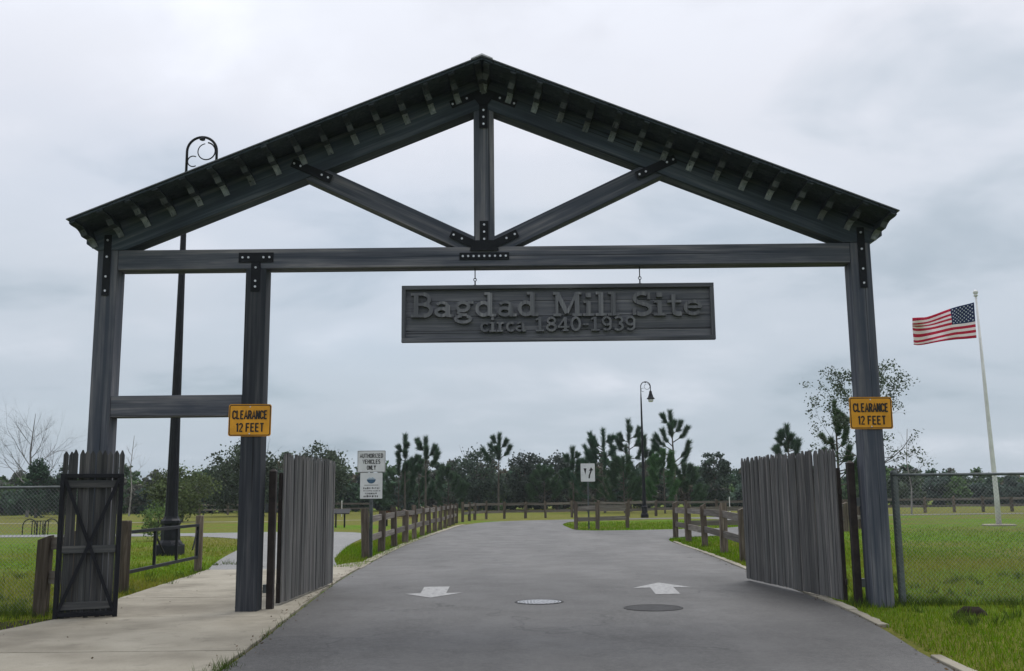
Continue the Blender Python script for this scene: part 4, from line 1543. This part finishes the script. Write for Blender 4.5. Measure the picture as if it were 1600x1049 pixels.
def pine(name, label, x, y, h, w, seed, limbs=9, low=0.45, tint=(0.030, 0.062, 0.032), brush=0.56, lean=0.0, group='young pines before the woods', per=620):
    rng = np.random.default_rng(seed)
    t = empty(name, (x, y, 0))
    tag(t, label, 'tree', group)
    mb = MB()
    tr = [(lean * q * q * h, 0, h * q) for q in (0, 0.25, 0.5, 0.75, 0.97)]
    tr[0] = (0, 0, -0.2)
    mb.tube(tr, [0.016 * h, 0.013 * h, 0.010 * h, 0.006 * h, 0.003 * h], 7)
    P, D = [], []

    def brush_on(a, b, n):
        a, b = np.array(a), np.array(b)
        tt = rng.uniform(0, 1, n) ** 0.8
        ax = (b - a) / np.linalg.norm(b - a)
        s = a + (b - a) * tt[:, None]
        r = rng.normal(size=(n, 3))
        r -= (r @ ax)[:, None] * ax
        r /= np.linalg.norm(r, axis=1, keepdims=True)
        P.append(s)
        D.append(r * rng.uniform(0.25, 1.0, n)[:, None] + ax * 0.75 + np.array([0, 0, 0.10]))

    brush_on((lean * 0.5 * h, 0, h * 0.72), (lean * h, 0, h * 0.99), int(per * 1.6))
    for k in range(limbs):
        f = low + (0.88 - low) * (k + rng.uniform(0, .6)) / limbs
        a = rng.uniform(0, 6.28) if k % 2 else (0.0 if rng.random() < .5 else math.pi) + rng.uniform(-.5, .5)
        L = w * (1.15 - f) / (1.15 - low) * rng.uniform(0.75, 1.15)
        b0 = np.array([lean * f * f * h, 0, h * f])
        up_ = rng.uniform(0.1, 0.6)
        b1 = b0 + np.array([math.cos(a) * L * 0.75, math.sin(a) * L * 0.75, L * up_])
        b2 = b1 + np.array([math.cos(a) * L * 0.30, math.sin(a) * L * 0.30, L * rng.uniform(0.35, 0.85)])
        mb.tube([tuple(b0), tuple(b1), tuple(b2)], [0.006 * h, 0.004 * h, 0.002 * h], 5)
        brush_on(b0 + (b1 - b0) * 0.55, b1, int(per * 0.45))
        brush_on(b1, b2, per)
    mb.build('trunk', 'bark', t)
    P, D = np.concatenate(P), np.concatenate(D)
    v = needles(P, D, len(P), brush, 0.015, rng)
    col = 1.45 * np.array(tint)[None] * rng.uniform(0.55, 1.5, len(P))[:, None]
    fast_mesh('crown', v, 3, 'leaf', t, col)
    return t


def bare_tree(name, label, x, y, h, w, seed, mat='pale_bark', depth=3, subs=4, limbs=7, leaf=None, first=0.3, r0=0.016, twig_up=0.5, n_leaf=9, leaf_size=0.16):
    rng = np.random.default_rng(seed)
    t = empty(name, (x, y, 0))
    tag(t, label, 'tree')
    mb = MB()
    tips = []
    mb.tube([(0, 0, -0.2), (0.02 * h, 0, h * 0.3), (-0.01 * h, 0.01 * h, h * 0.6), (0.02 * h, 0, h * 0.96)], [r0 * h, r0 * 0.8 * h, r0 * 0.5 * h, 0.02], 7)
    for k in range(limbs):
        f = first + (0.85 - first) * k / limbs
        a = k * 2.4 + rng.uniform(-.4, .4)
        up = 0.55 + 0.6 * f
        limb_tubes(mb, rng, (0, 0, h * f), (math.cos(a), math.sin(a), up), w * (1.25 - f) * rng.uniform(0.75, 1.1), r0 * 0.45 * h * (1.1 - f), depth, subs, 0.5, twig_up, 4, tips)
    mb.build('trunk', mat, t)
    if leaf:
        tp = np.array(tips)
        sel = tp[rng.uniform(size=len(tp)) < 0.55]
        c = np.repeat(sel, n_leaf, 0) + rng.normal(size=(len(sel) * n_leaf, 3)) * 0.16
        col = np.array(leaf)[None] * rng.uniform(0.5, 1.6, len(c))[:, None]
        fast_mesh('crown', quads(c, leaf_size, rng), 4, 'leaf', t, col)
    return t


# young pines standing before the woods
pine('pine_tree', 'narrow young pine just right of the notice signs', -10.6, 84, 7.6, 1.3, 21, 8, 0.40)
pine('pine_tree', 'forked candelabra pine right of the narrow young pine', -8.5, 83, 7.3, 1.9, 22, 7, 0.48)
pine('pine_tree', 'thin lone pine with a bare lower trunk rising over the middle of the woods', -1.55, 88, 7.9, 1.5, 23, 7, 0.58, lean=0.02)
pine('pine_tree', 'bushy broad pine right behind the white lane sign', 8.5, 80, 7.7, 2.6, 24, 22, 0.12, tint=(0.028, 0.065, 0.036), per=480)
pine('pine_tree', 'slim low pine left of the white lane sign', 5.7, 82, 6.1, 1.1, 25, 9, 0.30)
pine('pine_tree', 'dense pine left of the distant lamp post', 11.6, 86, 9.0, 1.9, 26, 10, 0.42)
pine('pine_tree', 'pine with upright tufts just right of the distant lamp post', 12.9, 84, 7.3, 1.7, 34, 11, 0.25)
pine('pine_tree', 'tallest feathery pine between distant lamp post and right gate leaf', 15.0, 79, 9.3, 1.9, 27, 11, 0.42, lean=-0.03)
pine('pine_tree', 'round tufted pine top rising behind the right gate leaf', 25.6, 79, 7.8, 1.3, 28, 12, 0.5, brush=0.62)
pine('pine_tree', 'green pine standing left of the right timber post', 20.0, 47.5, 7.2, 1.35, 29, 16, 0.28, tint=(0.040, 0.080, 0.026), group=None, brush=0.36)
pine('pine_tree', 'bright green young pine in front of the island lawn woods', 13.2, 74, 5.4, 1.7, 30, 16, 0.12, tint=(0.040, 0.095, 0.030))
pine('pine_tree', 'small dark pine between the fork pine and the woods', -9.6, 88, 5.6, 1.4, 31, 14, 0.15)
for k_, (px_, py_, ph_, pl_) in enumerate(((7.2, 84, 5.2, 'bushy low pine just right of the lane sign post'), (10.1, 78, 5.0, 'bushy low pine between lane sign and distant lamp post'),
                                           (16.6, 84, 4.6, 'bushy low pine under the tallest feathery pine'), (-11.9, 90, 5.2, 'bushy low pine behind the first rail fence posts'),
                                           (-6.9, 92, 4.9, 'bushy low pine right of the forked candelabra pine'), (3.2, 90, 4.6, 'bushy low pine left of the lane sign post'))):
    pine('pine_tree', pl_, px_, py_, ph_, 2.0, 70 + k_, 24, 0.05, tint=(0.034, 0.066, 0.030), per=300)
# rounder trees that stand out of the treeline
leafy_tree('oak_tree', 'dark round topped oak behind the middle timber post', -26.0, 82, 6.6, 3.4, 0.6, (0.036, 0.050, 0.030), 41, 95, 70, 0.30)
leafy_tree('oak_tree', 'spreading dark oak rising over the left gate leaf', -19.2, 84, 6.5, 2.9, 0.8, (0.038, 0.052, 0.032), 42, 85, 70, 0.30)
leafy_tree('oak_tree', 'broad oak left of the thin lone pine', -3.9, 96, 6.6, 3.0, 0.4, (0.034, 0.050, 0.036), 43, 85, 66, 0.30)
leafy_tree('oak_tree', 'knobbly crowned oak right of the thin lone pine', 1.25, 92, 6.7, 1.9, 0.4, (0.034, 0.046, 0.036), 44, 70, 66, 0.28)
leafy_tree('oak_tree', 'greyish oak right behind the lane sign panel', 4.6, 94, 6.2, 1.8, 0.4, (0.036, 0.046, 0.038), 45, 60, 66, 0.28)
leafy_tree('oak_tree', 'small round oak left of the right gate leaf', 21.3, 92, 6.2, 1.6, 0.4, (0.034, 0.050, 0.036), 46, 60, 66, 0.28)
leafy_tree('broadleaf_shrub', 'loose olive green shrub tree behind the tall lamp base', -24.4, 60, 3.9, 2.3, 0.15, (0.060, 0.080, 0.030), 47, 90, 60, 0.22)
leafy_tree('broadleaf_shrub', 'small leafy shrub at the foot of the tall lamp', -14.2, 26, 1.5, 0.7, 0.1, (0.070, 0.110, 0.035), 48, 34, 46, 0.10, cat='shrub')
leafy_tree('conifer_tree', 'taller pointed dark conifer under the bare tree on the left', -47.4, 86, 6.0, 1.7, 0.1, (0.022, 0.044, 0.024), 49, 70, 60, 0.28, 'cone')
leafy_tree('conifer_tree', 'shorter pointed dark conifer beside the narrow gate on the left', -45.4, 87, 4.9, 1.6, 0.1, (0.022, 0.042, 0.024), 50, 60, 60, 0.28, 'cone')
bare_tree('bare_tree', 'wide leafless grey tree far left behind the chain fence', -50.7, 91, 11.2, 5.2, 51, depth=3, subs=5, limbs=10, first=0.22, r0=0.016, mat='grey_bark')
bare_tree('bare_tree', 'slender leafless birch like tree behind the side rail', -39.7, 90, 8.6, 2.6, 52, depth=2, subs=4, limbs=6, first=0.45, r0=0.010)
bare_tree('bare_tree', 'small leafless tree with pale stem right of the right timber post', 29.2, 60, 6.5, 2.5, 53, mat='pale_bark', depth=3, subs=3, limbs=7, first=0.42, r0=0.010)
bare_tree('sparse_tree', 'sparse leaved grey green tree behind the right timber post', 21.0, 45, 9.2, 3.8, 54, mat='bark', depth=2, subs=4, limbs=10, leaf=(0.06, 0.085, 0.05), first=0.30, r0=0.013,
          twig_up=0.3, n_leaf=15, leaf_size=0.15)

# the woods behind, one closed mass of foliage
PROFILE = np.array([(-120, 5.6), (-66.0, 5.4), (-57.8, 5.0), (-48.4, 5.5), (-45.4, 4.8), (-39.7, 5.4), (-37.7, 6.6), (-35.7, 6.9), (-30.7, 6.4), (-25.8, 7.0), (-23.3, 6.5), (-20.8, 5.9), (-15.8, 5.5),
                    (-13.4, 6.1), (-8.4, 6.3), (-4.7, 6.4), (-2.2, 6.1), (1.5, 6.2), (5.6, 5.3), (8.1, 6.1), (10.6, 6.6), (16.3, 6.1), (21.2, 5.5), (26.1, 4.7), (29.4, 4.9), (49.2, 5.3),
                    (52.5, 5.0), (54.9, 4.2), (57.3, 3.8), (59.8, 4.3), (65.5, 3.8), (120, 4.2)])
rng = np.random.default_rng(99)
W_V, W_C = [], []
tints = np.array([(0.090, 0.082, 0.058), (0.034, 0.062, 0.034), (0.060, 0.104, 0.036), (0.052, 0.080, 0.058), (0.046, 0.082, 0.048), (0.064, 0.088, 0.056), (0.074, 0.082, 0.066), (0.056, 0.096, 0.044), (0.082, 0.084, 0.066), (0.044, 0.068, 0.054)])
for row, (yy, n_t, hs) in enumerate(((106, 120, 0.70), (112, 110, 0.92), (119, 100, 1.06))):
    for k in range(n_t):
        x = -100 + 200 * (k + rng.uniform(-0.5, 0.5)) / n_t
        h = np.interp(x, PROFILE[:, 0], PROFILE[:, 1]) * hs * rng.uniform(0.78, 1.10)
        w = rng.uniform(1.1, 2.0)
        n_cl = 30
        pts, idx = clumps(h, w, 0.0, n_cl, 60, rng, 'cone' if rng.random() < 0.25 else 'round')
        pts = pts + np.array([x, yy + rng.uniform(-2.5, 2.5), 0])
        keep = pts[:, 2] > 0.0
        pts, idx = pts[keep], idx[keep]
        tint = tints[rng.integers(len(tints))]
        col = 1.35 * tint[None] * (rng.uniform(0.6, 1.4, n_cl)[idx] * rng.uniform(0.75, 1.25, len(pts)))[:, None]
        W_V.append(quads(pts, 0.46, rng))
        W_C.append(col)
o = fast_mesh('woods', np.concatenate(W_V), 4, 'leaf', None, np.concatenate(W_C))
tag(o, 'dark distant woods closing the park behind the lawns', 'woods', kind='stuff')

# ---------------------------------------------------------------- grass blades near the viewer
gv, gc = [], []
ISL = np.array(ISLAND)
ROADP, PATHP, WALKP = np.array(ROAD), np.array(PATH), np.array(WALK_ALL + [])


RN = [p for p in R_NEAR if p[1] < 22]
RN_Y, RN_X = np.array([p[1] for p in RN]), np.array([p[0] for p in RN])


def blades(x0, x1, y0, y1, dens, h, wd, fade=None, green=1.0):
    rng = np.random.default_rng(int(abs(x0 * 100 + y0 * 7)) + 3)
    n = int((x1 - x0) * (y1 - y0) * dens)
    x, y = rng.uniform(x0, x1, n), rng.uniform(y0, y1, n)
    ok = ~((x > 0) & (y < 20) & (x < np.interp(y, RN_Y, RN_X) + 0.10)) & (~inside(ROADP, x, y) | inside(ISL, x, y)) & ~inside(PATHP, x, y) & ~inside(WALKP, x, y)
    if fade:
        fx0, fx1, fy0, fy1 = fade
        p_ = np.ones(n)
        if fx0: p_ *= np.clip((x - x0) / fx0, 0, 1)
        if fx1: p_ *= np.clip((x1 - x) / fx1, 0, 1)
        if fy0: p_ *= np.clip((y - y0) / fy0, 0, 1)
        if fy1: p_ *= np.clip((y1 - y) / fy1, 0, 1)
        ok &= rng.uniform(0, 1, n) < p_
    x, y = x[ok], y[ok]
    n = len(x)
    hh = h * rng.uniform(0.45, 1.25, n)
    a = rng.uniform(0, 6.28, n)
    ln = rng.uniform(0.1, 0.7, n) * hh
    la = rng.uniform(0, 6.28, n)
    b = np.stack([x, y, np.full(n, -0.02)], 1)
    s = np.stack([np.cos(a), np.sin(a), np.zeros(n)], 1) * wd * 0.5
    tip = b + np.stack([np.cos(la) * ln, np.sin(la) * ln, hh], 1)
    gv.append(np.stack([b - s, b + s, tip], 1).reshape(-1, 3))
    patch = 0.5 + 0.25 * np.sin(x * 0.9 + 1.3 * np.sin(y * 0.5)) + 0.25 * np.sin(y * 0.7 + 0.8 * x * 0.3)
    f = np.clip(patch * 0.6 + rng.uniform(-0.35, 0.35, n) + (1 - green), 0, 1)[:, None]
    gcol = np.array([0.100, 0.205, 0.002]) * (1 - f) + np.array([0.235, 0.212, 0.032]) * f
    gc.append(gcol * rng.uniform(0.6, 1.4, n)[:, None])


blades(4.0, 10.5, -6.5, 3.0, 800, 0.070, 0.010, (0, 0, 0, 5))
blades(4.6, 14.0, 0.0, 16.0, 420, 0.070, 0.012, (0, 3, 3, 8), green=0.72)
blades(5.0, 24.0, 8.0, 36.0, 60, 0.080, 0.022, (0, 6, 5, 14), green=1.15)
blades(-11.5, -6.0, -3.0, 12.0, 420, 0.075, 0.012, (2, 0, 0, 6), green=0.72)
blades(-19.0, -6.5, 4.0, 30.0, 110, 0.08, 0.018, (5, 0, 5, 12), green=0.85)
blades(-5.6, -3.5, 9.0, 34.0, 420, 0.09, 0.014, (0, 0, 0, 10), green=1.2)
blades(5.0, 12.0, 8.0, 25.0, 160, 0.085, 0.018, (0, 3, 2, 3), green=1.2)
blades(2.6, 14.0, 32.0, 49.0, 90, 0.09, 0.024, (0, 0, 0, 8), green=1.25)
# longer tufts at the foot of posts, along the pavement edge and in the joint beside the road
def tufts(points, n, r, h, wd):
    rng = np.random.default_rng(len(points) * 13 + n)
    for (px, py) in points:
        x, y = px + rng.normal(size=n) * r, py + rng.normal(size=n) * r
        hh = h * rng.uniform(0.4, 1.2, n)
        a, la = rng.uniform(0, 6.28, n), rng.uniform(0, 6.28, n)
        b = np.stack([x, y, np.full(n, -0.02)], 1)
        s = np.stack([np.cos(a), np.sin(a), np.zeros(n)], 1) * wd * 0.5
        tip = b + np.stack([np.cos(la) * hh * 0.5, np.sin(la) * hh * 0.5, hh], 1)
        gv.append(np.stack([b - s, b + s, tip], 1).reshape(-1, 3))
        gc.append(np.array([0.060, 0.095, 0.016]) * rng.uniform(0.6, 1.5, n)[:, None])


tufts([(p[0], p[1]) for p in fl], 60, 0.10, 0.20, 0.012)
tufts([(5.1 + random.uniform(-.2, .35), 0.25 + random.uniform(-.25, .35)) for _ in range(16)], 60, 0.10, 0.13, 0.010)
tufts([(x_at(RE, y) - 0.01, y) for y in (-4.9, -4.7, -4.5, -4.3, -3.9, -3.2, -2.6, -2.3, -1.6, -1.1, -0.4, 0.7)], 12, 0.03, 0.12, 0.008)
tufts([(x_at(RE, y) - 0.03, y) for y in (-5.2, -5.0, -4.85, -4.7, -4.55)], 40, 0.06, 0.12, 0.008)
tufts([(5.45 + random.uniform(0, 4), 0.2 + random.uniform(-.05, .05)) for _ in range(50)], 40, 0.08, 0.16, 0.008)
tufts([(-10 + random.uniform(0, 3.6), 0.12 + random.uniform(-.08, .08)) for _ in range(46)], 40, 0.09, 0.20, 0.008)
tufts([(5.2 + 5.5 * random.random() ** 1.3, -6 + 11 * random.random()) for _ in range(110)], 26, 0.05, 0.13, 0.016)
tufts([(-11 + 4.5 * random.random(), -1 + 12 * random.random()) for _ in range(60)], 26, 0.06, 0.15, 0.014)
tufts([p for p in ((-6.86, 3.48), (-7.08, 8.36), (-6.7, 0.0), (5.56, 0.24), (5.5, 9.9), (5.76, 13.5), (5.9, 17.0), (5.98, 20.4))], 70, 0.12, 0.17, 0.010)
o = fast_mesh('grass', np.concatenate(gv), 3, 'blade', None, np.concatenate(gc))
tag(o, 'short green and straw grass blades of the lawns', 'grass', kind='stuff')

# dead leaves blown along the road edges, over the pavement and into the grass
rng = np.random.default_rng(5)
lx, ly = [], []
for _ in range(520):
    y_ = rng.uniform(-6.5, 16)
    if rng.random() < 0.45:
        lx.append(np.interp(y_, RN_Y, RN_X) + rng.normal() * 0.10 + 0.05)
    else:
        lx.append(x_at(RE, min(y_, 13.5)) + rng.normal() * 0.10 - 0.06)
    ly.append(y_)
for _ in range(160):
    lx.append(rng.uniform(-7.5, -3.6) if rng.random() < 0.5 else rng.uniform(4.8, 9.0))
    ly.append(rng.uniform(-6.5, 12))
lc = np.stack([np.array(lx), np.array(ly), np.where(np.array(lx) < -2.9, 0.024, 0.008)], 1)
la_ = rng.uniform(0, 6.28, len(lc))
lsz = rng.uniform(0.008, 0.024, len(lc))
da = np.stack([np.cos(la_) * lsz, np.sin(la_) * lsz, rng.uniform(-0.006, 0.012, len(lc))], 1)
db = np.stack([-np.sin(la_) * lsz * 0.5, np.cos(la_) * lsz * 0.5, rng.uniform(-0.004, 0.010, len(lc))], 1)
lv = np.stack([lc - da, lc + db, lc + da, lc - db], 1).reshape(-1, 3)
lcol = np.array([0.075, 0.050, 0.026])[None] * rng.uniform(0.4, 1.9, len(lc))[:, None]
o = fast_mesh('leaf_litter', lv, 4, 'blade', None, lcol)
tag(o, 'scattered small brown dead leaves along the road edges', 'leaf litter', kind='stuff')

# bare soil strip and a clod on the grass
m = MB()
rs = random.Random(3)
ring = [(0.20 * math.cos(a) * rs.uniform(0.7, 1.2), 0.16 * math.sin(a) * rs.uniform(0.7, 1.2)) for a in np.linspace(0, 2 * math.pi, 12)[:-1]]
for q, sc in ((0, 1.0), (0.06, 0.85), (0.11, 0.45)):
    m.v += [(x * sc, y * sc, q - 0.03 + rs.uniform(-0.01, 0.015)) for x, y in ring]
nn = len(ring)
m.f += [(i * nn + k, i * nn + (k + 1) % nn, (i + 1) * nn + (k + 1) % nn, (i + 1) * nn + k) for i in range(2) for k in range(nn)] + [tuple(range(2 * nn, 3 * nn))]
m.mi += [0] * len(m.f)
o = m.build('soil_mound', 'soil_dark', loc=(6.02, -0.95, 0), smooth=True)
tag(o, 'small dark mound of soil on the grass right of the gate', 'mound')
bed = flat_polygon('soil_bed', [(-6.40, -1.72), (-6.17, -0.60), (-6.24, -0.35), (-6.6, -0.45), (-7.2, -0.9), (-8.4, -2.0), (-8.6, -3.2), (-6.9, -2.9)], [], -0.012, 'soil_dark')

# ---------------------------------------------------------------- moist winter air over the far lawns
hz = MB().box(-980, 980, -320, 1550, -1.0, 16.0).build('haze', 'leaf')
hz.data.materials.clear()
hm = bpy.data.materials.new('haze')
hm.use_nodes = True
hm.node_tree.nodes.clear()
ho = hm.node_tree.nodes.new('ShaderNodeOutputMaterial')
hv = hm.node_tree.nodes.new('ShaderNodeVolumePrincipled')
hv.inputs['Color'].default_value = (0.86, 0.93, 1.0, 1)
hv.inputs['Density'].default_value = 0.00024
hv.inputs['Anisotropy'].default_value = 0.2
hm.node_tree.links.new(hv.outputs[0], ho.inputs['Volume'])
hz.data.materials.append(hm)
tag(hz, 'thin pale haze over the far lawns and woods', 'haze', kind='stuff')
